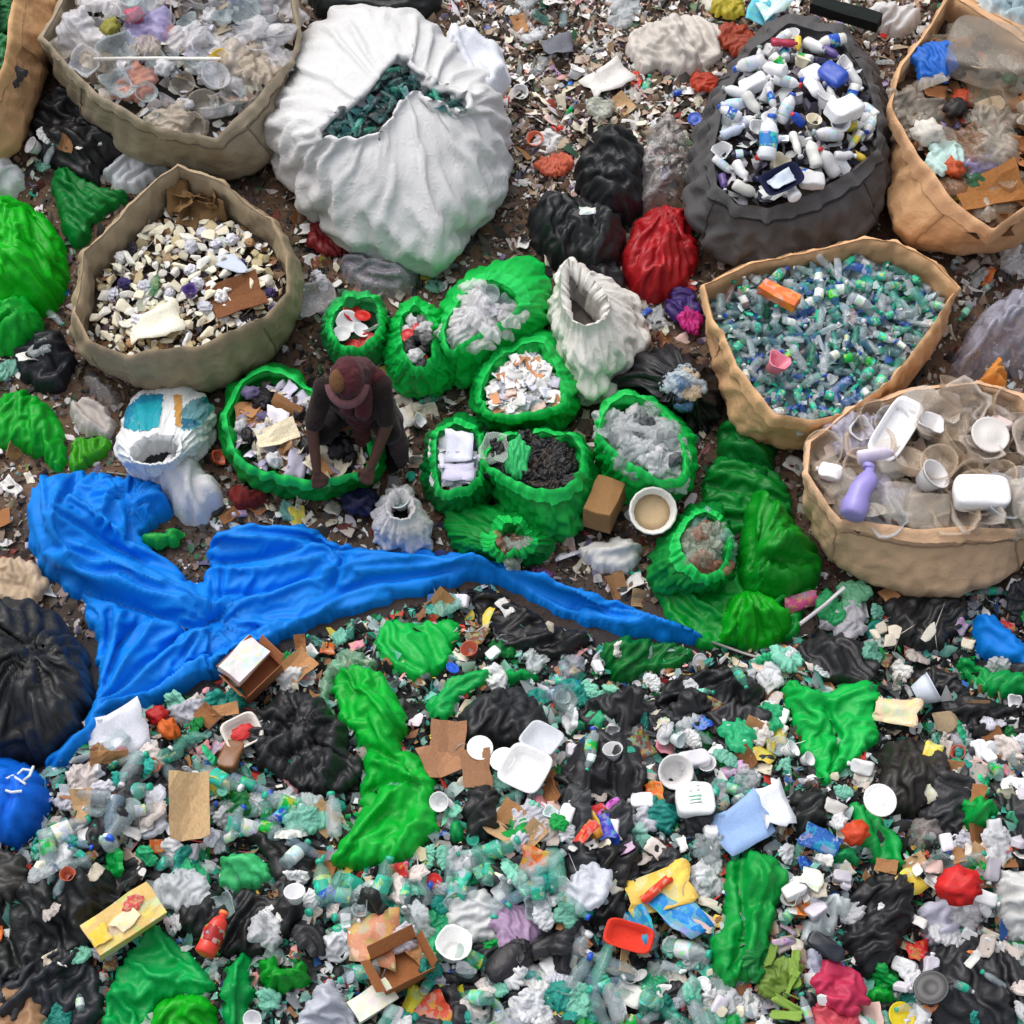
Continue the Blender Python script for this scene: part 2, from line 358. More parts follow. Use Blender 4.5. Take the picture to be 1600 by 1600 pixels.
    if prints:
        for nm, poly, pc in prints:
            pp = pts(poly); sel = []
            me_v = V
            d = me_v - CAM; dep = d @ FWD; ix = 800 + (d @ RT) / dep / HALF * 800; iy = 800 - (d @ UP) / dep / HALF * 800
            f_in = [f for f in F if f[0] < k0 * N and inside(np.mean(ix[list(f)]), np.mean(iy[list(f)]), pp)]
            vn = np.zeros_like(V)
            f_in = [f for f in f_in if np.dot(np.cross(V[f[1]] - V[f[0]], V[f[3]] - V[f[0]]), CAM - V[f[0]]) > 0]
            if not f_in: continue
            par = {}
            def root_(a):
                while par.setdefault(a, a) != a: a = par[a]
                return a
            for f in f_in:
                for q_ in f[1:]: par[root_(q_)] = root_(f[0])
            cntr = {}
            for f in f_in: cntr[root_(f[0])] = cntr.get(root_(f[0]), 0) + 1
            big = max(cntr, key=cntr.get); f_in = [f for f in f_in if root_(f[0]) == big]
            ids = sorted({i for f in f_in for i in f}); mp_ = {i: k for k, i in enumerate(ids)}
            nrm = nr.reshape(-1, 3)
            obj(nm, mesh(nm, V[ids] + nrm[ids] * .004, [[mp_[i] for i in f] for f in f_in], 'printed'), root, pc)
    MARK.append((O[:, 0].mean(), O[:, 1].mean(), label))
    SACK[key] = dict(g=g, zf=g + zf, loop=G[-1][:, :2].copy(), c=G[-1].mean(0), zr=g + zr, root=root)
    return root

# ------------------------------------------------------------------ lying film, tarps, tied bags: crumpled domes over an outline
def dome_sheet(name, label, cat, outline, h, m, col, res=.02, er=.15, wr=.02, wf=5., folds=(), knots=(), humps=(), ch=1, z0=.03, group=None, hero=True, parent=None, edge=.05, lift=.35, pw=.75, rag=.03, ang=None, an=.42, fine=1., slack=(.04, .2), it=60, teth=.05):
    O = pts(outline)
    if hero: HERO.append(O)
    pw3 = W(O[:, 0], O[:, 1], z0 + lift * h); poly = resample(chaikin(pw3[:, :2], ch), max(60, int(len(O) * 9)))
    sd = (abs(O[0, 0]) * .37 + O[0, 1] * .71) % 91
    k = np.arange(len(poly)); jg = rag * np.stack([noise(k * .22, sd), noise(k * .22, sd + 5)], 1) + rag * .6 * np.stack([noise(k * .7, sd + 9), noise(k * .7, sd + 7)], 1); poly = poly + jg
    x0, y0 = poly.min(0) - res; x1, y1 = poly.max(0) + res
    xs = np.arange(x0, x1 + res, res); ys = np.arange(y0, y1 + res, res); X, Y = np.meshgrid(xs, ys)
    ins = inside(X, Y, poly); ok = ins[:-1, :-1] & ins[1:, :-1] & ins[:-1, 1:] & ins[1:, 1:]
    nx = len(xs); idx = -np.ones(X.shape, int); jj, ii = np.nonzero(ok); F = []
    quads = [(j * nx + i, j * nx + i + 1, (j + 1) * nx + i + 1, (j + 1) * nx + i) for j, i in zip(jj, ii)]
    from collections import Counter
    ec = Counter()
    for q in quads:
        for a in range(4): ec[tuple(sorted((q[a], q[(a + 1) % 4])))] += 1
    bset = {v for e, c in ec.items() if c == 1 for v in e}
    ids = sorted({v for q in quads for v in q}); mp_ = {v: k for k, v in enumerate(ids)}
    x = X.ravel()[ids].copy(); y = Y.ravel()[ids].copy(); d, bx, by = seg_dist(x, y, poly)
    isb = np.array([v in bset for v in ids]); x = np.where(isb, bx, x); y = np.where(isb, by, y); d = np.where(isb, 0, d)
    e = np.clip(d / er, 0, 1); prof = (1 - (1 - e) ** 2) ** pw
    z = h * prof
    fade = np.clip(d / (er * .45), 0, 1) ** .7
    an_ = math.radians(ang) if ang is not None else sd * 1.9
    ua, va = (x * math.cos(an_) + y * math.sin(an_)) * an, -x * math.sin(an_) + y * math.cos(an_)
    bend = .18 * noise(x * 1.3, y * 1.3, sd); va = va + bend
    z = z + (wr * 1.3 * crumple(ua + sd, va - sd, wf * 1.1, sd) + fine * wr * .95 * crumple(ua - sd, va + sd, wf * 2.4, sd + 3) + fine * wr * .35 * crumple(x, y + sd, wf * 4.5, sd + 6)) * fade
    for fl in folds:
        pp = pts(fl[0]); q = W(pp[:, 0], pp[:, 1], z0 + lift * h); dd, _, _ = seg_dist(x, y, q, False)
        z = z + fl[1] * 1.1 * np.exp(-dd / fl[2] * 1.1) * fade
    for (px, py, am, nf, rd) in knots:
        q = W(np.float64(px), np.float64(py), z0 + h * .5); a = np.arctan2(y - q[1], x - q[0]); r = np.hypot(x - q[0], y - q[1])
        z = z + am * (ridge(np.cos(a) * nf, np.sin(a) * nf, sd + r * .8) - .45) * np.exp(-r / rd) * sm(0, .05, r) * fade
    for (px, py, am, rd) in humps:
        q = W(np.float64(px), np.float64(py), z0 + h * .5); z = z + am * np.exp(-((x - q[0]) ** 2 + (y - q[1]) ** 2) / rd ** 2) * fade
    d_b = d; hb = H(x, y) + z0; z = np.maximum(z, .004); zz = np.where(isb, -edge, z) + hb; V = np.stack([x, y, zz], 1)
    gi = np.where(idx < -5, 0, -1) if False else np.full(X.shape, -1); gi.ravel()[ids] = np.arange(len(ids))
    E, kd_ = cloth_edges(gi); mid = (V[E[:, 0]] + V[E[:, 1]]) / 2; d = V[E[:, 1]] - V[E[:, 0]]; L2 = np.linalg.norm(d[:, :2], axis=1); L3 = np.linalg.norm(d, axis=1)
    fa = an_ + .9 * noise(mid[:, 0] * 1.6, mid[:, 1] * 1.6, sd + 2)          # the way the folds run
    best = np.full(len(mid), .16)
    for fl in folds:
        pp = pts(fl[0]); q = W(pp[:, 0], pp[:, 1], z0 + lift * h)
        for a_, b_ in zip(q[:-1], q[1:]):
            t_ = np.clip(((mid[:, 0] - a_[0]) * (b_[0] - a_[0]) + (mid[:, 1] - a_[1]) * (b_[1] - a_[1])) / ((b_[0] - a_[0]) ** 2 + (b_[1] - a_[1]) ** 2 + 1e-9), 0, 1)
            dd = np.hypot(mid[:, 0] - a_[0] - t_ * (b_[0] - a_[0]), mid[:, 1] - a_[1] - t_ * (b_[1] - a_[1])); m_ = dd < best
            best = np.where(m_, dd, best); fa = np.where(m_, math.atan2(b_[1] - a_[1], b_[0] - a_[0]), fa)
    for (px, py, am, nf, rd) in knots:
        q = W(np.float64(px), np.float64(py), z0 + h * .5); r = np.hypot(mid[:, 0] - q[0], mid[:, 1] - q[1]); fa = np.where(r < rd * 1.4, np.arctan2(mid[:, 1] - q[1], mid[:, 0] - q[0]), fa)
    c2 = np.cos(np.arctan2(d[:, 1], d[:, 0]) - fa) ** 2; sl = slack[0] * c2 + slack[1] * (1 - c2)
    sl = sl * (.45 + 1.1 * np.clip(.5 + noise(mid[:, 0] * 2.5, mid[:, 1] * 2.5, sd + 8), 0, 1))
    V[:, 2] += NP.normal(0, .002, len(V)) * (~isb)
    V = relax(V, E, L3 * (1 + sl), KW[kd_], isb, it, np.where(isb, V[:, 2], hb - .01), teth * np.clip(d_b / .09, .12, 1), 0.)
    Q = [[mp_[v] for v in q] for q in quads]
    me = mesh(name, V, Q, m)
    o = obj(name, me, parent, col)
    if parent is None:
        tag(o, label, cat, group); MARK.append((O[:, 0].mean(), O[:, 1].mean(), label))
    return o

# ------------------------------------------------------------------ small things: shared meshes
def lathe_mesh(name, prof, n, m, dent=0, sd=0, bend=0, flat=1.0, smooth=True):
    V = []; F = []
    for (x, r) in prof:
        for k in range(n):
            a = 2 * math.pi * k / n; V.append((x, r * math.cos(a), r * math.sin(a) * flat))
    F = grid_faces(len(prof), n); c0 = len(V); V += [(prof[0][0], 0, 0), (prof[-1][0], 0, 0)]
    for k in range(n):
        F.append((c0, (k + 1) % n, k)); b = (len(prof) - 1) * n; F.append((c0 + 1, b + k, b + (k + 1) % n))
    V = np.array(V)
    if dent:
        f = 16; rr = np.hypot(V[:, 1], V[:, 2])[:, None] + 1e-6
        dd = dent * noise(V[:, 0] * f, V[:, 1] * f + sd * 3.1, V[:, 2] * f + sd)
        V[:, 1:] *= (1 + dd[:, None])
        V[:, 2] += bend * V[:, 0] ** 2 * 20 + dent * .03 * noise(V[:, 0] * 9, sd * 5.)
        V[:, 1] += dent * .05 * noise(V[:, 0] * 8, sd * 7. + 2)
    return mesh(name, V, F, m, smooth)
def irr(sd, n, lo=.7, hi=1.0, el=1.0):
    r = random.Random(sd); a = 0; P_ = []
    for k in range(n):
        t = (k + r.uniform(-.3, .3)) / n * 2 * math.pi; q = r.uniform(lo, hi); P_.append((q * math.cos(t) * el, q * math.sin(t)))
    return P_
def film_mesh(name, sd, m, h=.3, spikes=.35, res=.062, slack=.17, amp=.13, it=60):
    """a crumpled plastic bag of about unit radius, settled on the ground"""
    a = np.linspace(0, 2 * math.pi, 90, endpoint=False)
    rad = 1 + spikes * 1.6 * noise(np.cos(a) * 1.2, np.sin(a) * 1.2, sd * 2.7) + spikes * .9 * noise(np.cos(a) * 3, np.sin(a) * 3, sd * 1.3) + .12 * noise(np.cos(a) * 9, np.sin(a) * 9, sd)
    rad = np.clip(rad, .35, 1.6); el = 1 + .35 * noise(sd * 1.7, 3.3); poly = np.stack([rad * np.cos(a) * el, rad * np.sin(a) / el], 1)
    lo, hi_ = poly.min(0) - res, poly.max(0) + res; X, Y = np.meshgrid(np.arange(lo[0], hi_[0], res), np.arange(lo[1], hi_[1], res)); ins = inside(X, Y, poly)
    ok = ins[:-1, :-1] & ins[1:, :-1] & ins[:-1, 1:] & ins[1:, 1:]; use = np.zeros(X.shape, bool)
    for dj in (0, 1):
        for di in (0, 1): use[dj:dj + ok.shape[0], di:di + ok.shape[1]] |= ok
    full = np.zeros(X.shape, int)
    for dj in (0, 1):
        for di in (0, 1): full[dj:dj + ok.shape[0], di:di + ok.shape[1]] += ok
    gi = np.full(X.shape, -1); gi[use] = np.arange(use.sum()); isb = full[use] < 4
    x, y = X[use].copy(), Y[use].copy(); d, bx, by = seg_dist(x, y, poly); x = np.where(isb, bx, x); y = np.where(isb, by, y); d = np.where(isb, 0, d)
    e = np.clip(d / .5, 0, 1); prof = 1 - (1 - e) ** 2; z = h * .5 * prof + amp * (1.3 * crumple(x * .45 + sd * 5, y, 1.6, sd) + .3 * crumple(x, y + sd, 4, sd + 4)) * e + .05
    V = np.stack([x, y, np.where(isb, -.06, np.maximum(z, .0))], 1); E, kd_ = cloth_edges(gi); dd = V[E[:, 1]] - V[E[:, 0]]; L = np.linalg.norm(dd, axis=1)
    fa = sd * 2.3 + 2.2 * noise(V[E[:, 0], 0] * 1.1, V[E[:, 0], 1] * 1.1, sd); c2 = np.cos(np.arctan2(dd[:, 1], dd[:, 0]) - fa) ** 2
    V = relax(V, E, L * (1 + slack * (1.2 - c2)), KW[kd_], isb, it, np.where(isb, -.06, 0.), .2, 0.)
    ny, nx = ok.shape; F = [(gi[j, i], gi[j, i + 1], gi[j + 1, i + 1], gi[j + 1, i]) for j in range(ny) for i in range(nx) if ok[j, i]]
    return mesh(name, V, F, m)
def ball_mesh(name, sd, m, amp=.25, f=1.6, sub=4, sq=(1, 1, .75)):
    bm = bmesh.new(); bmesh.ops.create_icosphere(bm, subdivisions=sub, radius=1)
    V = np.array([v.co[:] for v in bm.verts])
    d = amp * (ridge(V[:, 0] * f + sd, V[:, 1] * f, V[:, 2] * f) - .5 + .5 * (ridge(V[:, 0] * f * 2.2, V[:, 1] * f * 2.2 + sd, V[:, 2] * f * 2.2) - .5))
    V0 = V; V = V * (1 + d[:, None] + .5 * amp * crumple(V0[:, 0] + .6 * V0[:, 2] + sd, V0[:, 1] - .6 * V0[:, 2], 4.5, sd)[:, None]) * np.array(sq)
    F = [[v.index for v in f_.verts] for f_ in bm.faces]; bm.free()
    return mesh(name, V, F, m)
def sheet_mesh(name, sd, m, lx=1., ly=.7, bend=.25, n=6, rag=.1, thick=.02, smooth=True, fold=0):
    r = random.Random(sd); V = []; u = np.linspace(-1, 1, n)
    X, Y = np.meshgrid(u, u); X = X.ravel(); Y = Y.ravel()
    x = X * lx + rag * noise(X * 1.5, Y * 1.5, sd * 3.3) ; y = Y * ly + rag * noise(X * 1.5 + 7, Y * 1.5, sd * 2.1)
    z = bend * noise(X * 1.1 + sd, Y * 1.1, sd * 1.9) + bend * .6 * np.abs(X * r.uniform(-1, 1) + Y * r.uniform(-1, 1)) - bend * .25
    if fold: z = z + fold * np.abs(X * math.cos(sd) + Y * math.sin(sd) - .2)
    top = np.stack([x, y, z], 1); bot = top - [0, 0, thick]
    F = [tuple(f_) for f_ in grid_faces(n, n, False)]; k = n * n
    F2 = [tuple(i + k for i in reversed(f_)) for f_ in F]; ring = list(range(n)) + [i * n + n - 1 for i in range(1, n)] + [k - 1 - i for i in range(1, n)] + [(n - 1 - i) * n for i in range(1, n - 1)]
    F3 = [(ring[(i + 1) % len(ring)], ring[i], ring[i] + k, ring[(i + 1) % len(ring)] + k) for i in range(len(ring))]
    return mesh(name, np.vstack([top, bot]), F + F2 + F3, m, smooth)
def bevel_box(name, m, sx, sy, sz, bev=.06, dent=0, sd=0):
    bm = bmesh.new(); bmesh.ops.create_cube(bm, size=2); bmesh.ops.scale(bm, vec=(sx, sy, sz), verts=bm.verts)
    bmesh.ops.bevel(bm, geom=list(bm.edges), offset=bev * min(sx, sy, sz) * 2, segments=2, affect='EDGES')
    if dent: bmesh.ops.subdivide_edges(bm, edges=[e for e in bm.edges if e.calc_length() > .5 * min(sx, sy)], cuts=3, use_grid_fill=True)
    V = np.array([v.co[:] for v in bm.verts])
    if dent: V += dent * np.stack([noise(V[:, 0] * 1.3 + sd, V[:, 1] * 1.3, V[:, 2] * 1.3 + k) for k in (0, 5, 9)], 1)
    F = [[v.index for v in f_.verts] for f_ in bm.faces]; bm.free()
    return mesh(name, V, F, m, False)
def super_box(name, m, sx, sy, sz, e=.38, dent=.08, sd=0, nu=24, nv=14):
    """rounded jug or canister body with soft dents"""
    V = []; sp = lambda c: math.copysign(abs(c) ** e, c)
    for i in range(nv):
        b = -math.pi / 2 + math.pi * (i + .5) / nv
        for k in range(nu):
            a = 2 * math.pi * k / nu; V.append((sx * sp(math.cos(b)) * sp(math.cos(a)), sy * sp(math.cos(b)) * sp(math.sin(a)), sz * sp(math.sin(b))))
    V = np.array(V + [(0, 0, -sz), (0, 0, sz)]); V += dent * np.stack([noise(V[:, 0] * 1.6 + sd, V[:, 1] * 1.6, V[:, 2] * 1.6 + k) for k in (0, 5, 9)], 1)
    F = grid_faces(nv, nu) + [(nv * nu, (k + 1) % nu, k) for k in range(nu)] + [(nv * nu + 1, (nv - 1) * nu + k, (nv - 1) * nu + (k + 1) % nu) for k in range(nu)]
    return mesh(name, V, F, m)
def open_box(name, m, sx, sy, sz, sd):
    """an opened carton: floor, four walls, four flaps, real thickness"""
    r = random.Random(sd); bm = bmesh.new()
    def slab(c, u, v, t):
        c, u, v = Vector(c), Vector(u), Vector(v); n_ = u.cross(v).normalized() * t
        vs = [bm.verts.new(c + a * u + b * v + k * n_) for k in (0, 1) for a, b in ((-1, -1), (1, -1), (1, 1), (-1, 1))]
        for f_ in ((3, 2, 1, 0), (4, 5, 6, 7), (0, 1, 5, 4), (1, 2, 6, 5), (2, 3, 7, 6), (3, 0, 4, 7)): bm.faces.new([vs[i] for i in f_])
    slab((0, 0, -sz), (sx, 0, 0), (0, sy, 0), .03)
    for s in (-1, 1):
        slab((s * sx, 0, 0), (0, sy, 0), (0, 0, sz * s), .03); slab((0, s * sy, 0), (sx, 0, 0), (0, 0, -sz * s), .03)
        a = r.uniform(.7, 1.45); fl = .3
        slab((s * (sx + fl * math.cos(a)), 0, sz + fl * math.sin(a)), (fl * math.cos(a) * s, 0, fl * math.sin(a)), (0, sy * .97, 0), .03)
        a = r.uniform(.7, 1.45)
        slab((0, s * (sy + fl * math.cos(a)), sz + fl * math.sin(a)), (sx * .97, 0, 0), (0, fl * math.cos(a) * s, fl * math.sin(a)), .03)
    me = bpy.data.meshes.new(name); bm.to_mesh(me); bm.free(); me.materials.append(MATS[m]); return me
def cup_mesh(name, m, r0, r1, h, n=16, t=.05, dent=0, sd=0):
    """open tub, cup or dish, axis z"""
    prof = [(.02, 0), (r0, 0), (r0 * .3 + r1 * .7, h * .72), (r1, h), (r1 * 1.07, h * .99), (r1 * 1.06, h * 1.04), (r1 - t, h * 1.0), (r0 - t, t), (.02, t)]
    V = []
    for rr, z in prof:
        for k in range(n):
            a = 2 * math.pi * k / n; V.append((rr * math.cos(a), rr * math.sin(a), z))
    V = np.array(V)
    if dent: V[:, :2] *= (1 + dent * noise(V[:, 0] * 1.2 + sd, V[:, 1] * 1.2, V[:, 2] + sd))[:, None]
    return mesh(name, V, grid_faces(len(prof), n), m)
def tray_mesh(name, m, lx, ly, h, sd):
    """rounded rectangular food tray, open at the top"""
    n = 32; a = np.linspace(0, 2 * math.pi, n, endpoint=False); e = .45
    cx = np.sign(np.cos(a)) * np.abs(np.cos(a)) ** e; cy = np.sign(np.sin(a)) * np.abs(np.sin(a)) ** e; V = []
    for k, z in ((.02, 0), (.8, 0), (.93, h), (1.04, h), (1.05, h + .03), (.92, h + .03), (.78, .04), (.02, .04)):
        V.append(np.stack([cx * lx * k, cy * ly * k, np.full(n, z)], 1))
    V = np.concatenate(V); V[:, 2] += .06 * noise(V[:, 0] * 1.3 + sd, V[:, 1] * 1.3)
    return mesh(name, V, grid_faces(8, n), m)
def chunk_mesh(name, m, sd, sq=(1, .8, .6)):
    r = random.Random(sd); bm = bmesh.new()
    for _ in range(11):
        v = Vector((r.gauss(0, 1), r.gauss(0, 1), r.gauss(0, 1))).normalized() * r.uniform(.75, 1.05); bm.verts.new((v.x * sq[0], v.y * sq[1], v.z * sq[2]))
    g = bmesh.ops.convex_hull(bm, input=bm.verts); bmesh.ops.delete(bm, geom=[v for v in bm.verts if not v.link_faces], context='VERTS')
    bmesh.ops.bevel(bm, geom=list(bm.edges), offset=.06, segments=1, affect='EDGES')
    me = bpy.data.meshes.new(name); bm.to_mesh(me); bm.free(); me.materials.append(MATS[m]); return me
def tube_mesh(name, P_, rad, m, n=8):
    P_ = [Vector(p) for p in P_]; V = []
    for i, p in enumerate(P_):
        t = (P_[min(i + 1, len(P_) - 1)] - P_[max(i - 1, 0)]).normalized(); a = t.orthogonal().normalized(); b = t.cross(a)
        r_ = rad[i] if isinstance(rad, (list, tuple)) else rad
        for k in range(n):
            q = 2 * math.pi * k / n; V.append(p + a * math.cos(q) * r_ + b * math.sin(q) * r_)
    F = grid_faces(len(P_), n); F.append(tuple(range(n))); F.append(tuple(reversed(range(len(V) - n, len(V)))))
    return mesh(name, V, F, m)

K = {}   # kind -> (list of (mesh, [(part name, mesh, white?)]), lift)
def bottle_set(m, fat=1.0, dent=.5, nv=5, sdo=0):
    out_ = []
    pr = [(-.11, .012), (-.108, .026), (-.10, .031), (-.06, .0315), (-.03, .029), (.0, .0315), (.035, .031), (.06, .025), (.078, .0145), (.084, .0125), (.096, .0125)]
    pr = [(x, r * fat) for x, r in pr]
    for v in range(nv):
        d = dent * (v / nv); b = lathe_mesh('bottle_body', pr, 12, m, d, v + sdo, 0, 1 - .35 * (v % 2) * (dent > 0))
        cap = lathe_mesh('cap', [(.093, .0145 * fat), (.094, .0155 * fat), (.11, .0155 * fat), (.112, .013 * fat)], 10, 'plastic')
        lab = lathe_mesh('label_band', [(-.055, .0325 * fat), (-.05, .033 * fat), (.015, .033 * fat), (.02, .0325 * fat)], 12, 'label', d, v + sdo, 0, 1 - .35 * (v % 2) * (dent > 0))
        out_.append((b, [('cap', cap), ('label_band', lab)]))
    return out_
K['bottle'] = (bottle_set('clear', 1.3, .6), .03)
K['opaque_bottle'] = (bottle_set('plastic', 1.5, .4, 5, 9), .04)
K['film'] = ([(film_mesh('crumpled_film', i + 1.3, 'bag_film_scrap', R.uniform(.3, .5), R.uniform(.12, .28)), []) for i in range(7)], 0)
K['black'] = ([(film_mesh('crumpled_film', i + 21.3, 'black_film_scrap', R.uniform(.22, .4), R.uniform(.15, .35), .05, .26), []) for i in range(8)], 0)
K['clearfilm'] = ([(film_mesh('crumpled_film', i + 41.3, 'thin_film_scrap', R.uniform(.3, .5), R.uniform(.15, .3)), []) for i in range(5)], 0)
K['wad'] = ([(ball_mesh('wad', i * 3.7 + .4, 'paper', .35, 1.5), []) for i in range(5)], .5)
K['filmwad'] = ([(ball_mesh('wad', i * 2.9 + 8.4, 'bag_film_scrap', .4, 1.3, 3, (1, .8, .7)), []) for i in range(5)], .5)
K['sheet'] = ([(sheet_mesh('scrap', i + 2, 'paper', 1, R.uniform(.5, .9), .3, 6, .2), []) for i in range(6)], .1)
K['print'] = ([(sheet_mesh('scrap', i + 12, 'printed', 1, R.uniform(.45, .9), .35, 7, .25), []) for i in range(6)], .1)
K['cardboard'] = ([(sheet_mesh('flap', i + 31, 'card', 1, R.uniform(.5, .8), .12, 5, .1, .05, False, .25), []) for i in range(5)], .1)
K['carton'] = ([(bevel_box('carton', 'printed', 1, R.uniform(.5, .75), R.uniform(.2, .4), .03, .1, i), []) for i in range(4)], .3)
K['block'] = ([(bevel_box('block', 'wood', 1, .7, .3, .03, .06, i), []) for i in range(2)], .3)
K['open_box'] = ([(open_box('open_box', 'card', 1, .7, .4, i), []) for i in range(3)], .4)
K['cup'] = ([(cup_mesh('cup', 'plastic', .6, .9, 1.1, 16, .06, .2 * i, i), []) for i in range(3)], .1)
K['tub'] = ([(cup_mesh('tub', 'clear', .75, .95, .7, 18, .05, .25 * i, i + 4), []) for i in range(4)], .1)
K['dish'] = ([(cup_mesh('dish', 'plastic', .75, 1, .3, 18, .06, .15 * i, i + 7), []) for i in range(3)], .1)
K['lid'] = ([(lathe_mesh('lid', [(0, .9), (.04, 1), (.14, 1), (.16, .94), (.11, .86), (.11, .4), (.13, .36), (.13, .05)], 22, 'plastic', .0), [])], .1)
K['tray'] = ([(tray_mesh('tray', 'foam', 1, .7, .28, i), []) for i in range(3)], .05)
K['foam'] = ([(chunk_mesh('foam', 'foam', i + 3, (1, R.uniform(.6, 1), R.uniform(.25, .5))), []) for i in range(8)], .4)
K['jug'] = ([(super_box('jug', 'plastic', 1, R.uniform(.55, .75), .42, .35, .12, i + 3), [('neck', lathe_mesh('neck', [(.9, .2), (1.12, .17), (1.14, .22), (1.3, .22), (1.32, .18)], 12, 'plastic'))]) for i in range(4)], .35)
K['clearbox'] = ([(super_box('box', 'clear', 1, R.uniform(.6, .9), R.uniform(.3, .5), .3, .16, i + 5), []) for i in range(5)], .3)
def strap_mesh(sd, r_):
    r = random.Random(sd); p = Vector((-1, 0, 0)); a = 0; P_ = []
    for k in range(9):
        P_.append(p.copy()); a += r.uniform(-.5, .5) * r_; p = p + Vector((math.cos(a), math.sin(a), r.uniform(-.12, .12))) * .25
    return tube_mesh('strand', P_, .025, 'plastic', 5)
K['strand'] = ([(strap_mesh(i, .25 + .35 * i), []) for i in range(5)], .1)
K['stone'] = ([(chunk_mesh('rubble', 'card', i + 33, (1, .8, .7)), []) for i in range(4)], .4)

def item(kind, name, loc, col, s, label, cat, group=None, rz=None, tilt=.35, parts=None, rot=None):
    ms, lift = K[kind]; me, pp = ms[R.randrange(len(ms))]
    rz = R.uniform(0, 2 * math.pi) if rz is None else rz
    if kind == 'lid': base = Matrix.Rotation(-math.pi / 2, 4, 'Y')
    else: base = Matrix.Identity(4)
    e = Matrix.Rotation(R.gauss(0, tilt), 4, 'X') @ Matrix.Rotation(R.gauss(0, tilt), 4, 'Y')
    if kind in ('bottle', 'opaque_bottle'): e = Matrix.Rotation(R.gauss(0, tilt), 4, 'Y') @ Matrix.Rotation(R.uniform(0, 6.28), 4, 'X')
    M = Matrix.Rotation(rz, 4, 'Z') @ e @ base
    if rot: M = Matrix.Rotation(rot[2], 4, 'Z') @ Matrix.Rotation(rot[1], 4, 'Y') @ Matrix.Rotation(rot[0], 4, 'X') @ base
    o = obj(name, me, None, col); o.matrix_world = Matrix.Translation(Vector(loc) + Vector((0, 0, lift * (s if isinstance(s, (int, float)) else s[2])))) @ M @ Matrix.Diagonal((*((s,) * 3 if isinstance(s, (int, float)) else s), 1))
    tag(o, label, cat, group)
    if parts:
        for (n_, pm), pc in zip(pp, parts):
            if pc: obj(n_, pm, o, pc)
    return o

# loose litter too small and too plentiful to count: one mesh per area
def litter(name, label, n, zone, pal, size, m='litter', lift=(0, .02), avoid=True, tilt=.5, pts3=None):
    cols = np.array([c[:3] for c, _ in pal]); wts = np.array([q for _, q in pal], float); wts /= wts.sum()
    if pts3 is None:
        z = pts(zone); got = []
        while sum(len(g_) for g_ in got) < n:
            q = NP.uniform(z.min(0), z.max(0), size=(n, 2)); ok = inside(q[:, 0], q[:, 1], z)
            got.append(q[ok])
        q = np.concatenate(got)[:n]; c = W(q[:, 0], q[:, 1]); c[:, 2] += NP.uniform(lift[0], lift[1], n)
    else: c = pts3; n = len(c)
    sz = np.exp(NP.normal(math.log(size[0]), size[1], n)); sz = np.clip(sz, .006, size[2] if len(size) > 2 else .09)
    kk = 6; a = (np.arange(kk)[None] + NP.uniform(-.3, .3, (n, kk))) / kk * 2 * math.pi; rr = NP.uniform(.55, 1.15, (n, kk)) * sz[:, None]
    el = np.exp(NP.normal(0, .35, n))[:, None]
    lx, ly = rr * np.cos(a) * el, rr * np.sin(a) / el; lz = NP.normal(0, .28, (n, kk)) * sz[:, None]
    Lc = np.concatenate([np.stack([lx, ly, lz], 2), np.zeros((n, 1, 3)) + np.array([0, 0, .25]) * sz[:, None, None]], 1)
    rz = NP.uniform(0, 6.28, n); tx = NP.normal(0, tilt, n); ty = NP.normal(0, tilt, n)
    def rot(v, ang, i, j):
        c_, s_ = np.cos(ang)[:, None], np.sin(ang)[:, None]; o_ = v.copy(); o_[..., i] = v[..., i] * c_ - v[..., j] * s_; o_[..., j] = v[..., i] * s_ + v[..., j] * c_; return o_
    Lc = rot(rot(rot(Lc, tx, 1, 2), ty, 0, 2), rz, 0, 1) + c[:, None, :]
    V = Lc.reshape(-1, 3); b = (np.arange(n) * (kk + 1))[:, None]
    k_ = np.arange(kk); tri = np.stack([np.repeat(b, kk, 1) + k_, np.repeat(b, kk, 1) + (k_ + 1) % kk, np.repeat(b + kk, kk, 1)], 2).reshape(-1, 3)
    me = bpy.data.meshes.new(name); me.vertices.add(len(V)); me.vertices.foreach_set('co', V.ravel()); me.loops.add(len(tri) * 3); me.loops.foreach_set('vertex_index', tri.ravel().astype(np.int32))
    me.polygons.add(len(tri)); me.polygons.foreach_set('loop_start', np.arange(len(tri), dtype=np.int32) * 3); me.update(calc_edges=True)
    ci = NP.choice(len(cols), n, p=wts); cc = np.clip(cols[ci] * np.exp(NP.normal(0, .22, (n, 1))) * np.exp(NP.normal(0, .05, (n, 3))), 0, .85)
    at = me.color_attributes.new('col', 'FLOAT_COLOR', 'POINT'); at.data.foreach_set('color', np.repeat(np.c_[cc, np.ones(n)], kk + 1, 0).ravel().astype(np.float32))
    me.materials.append(MATS[m]); o = obj(name, me); tag(o, label, 'litter', None, 'stuff'); return o

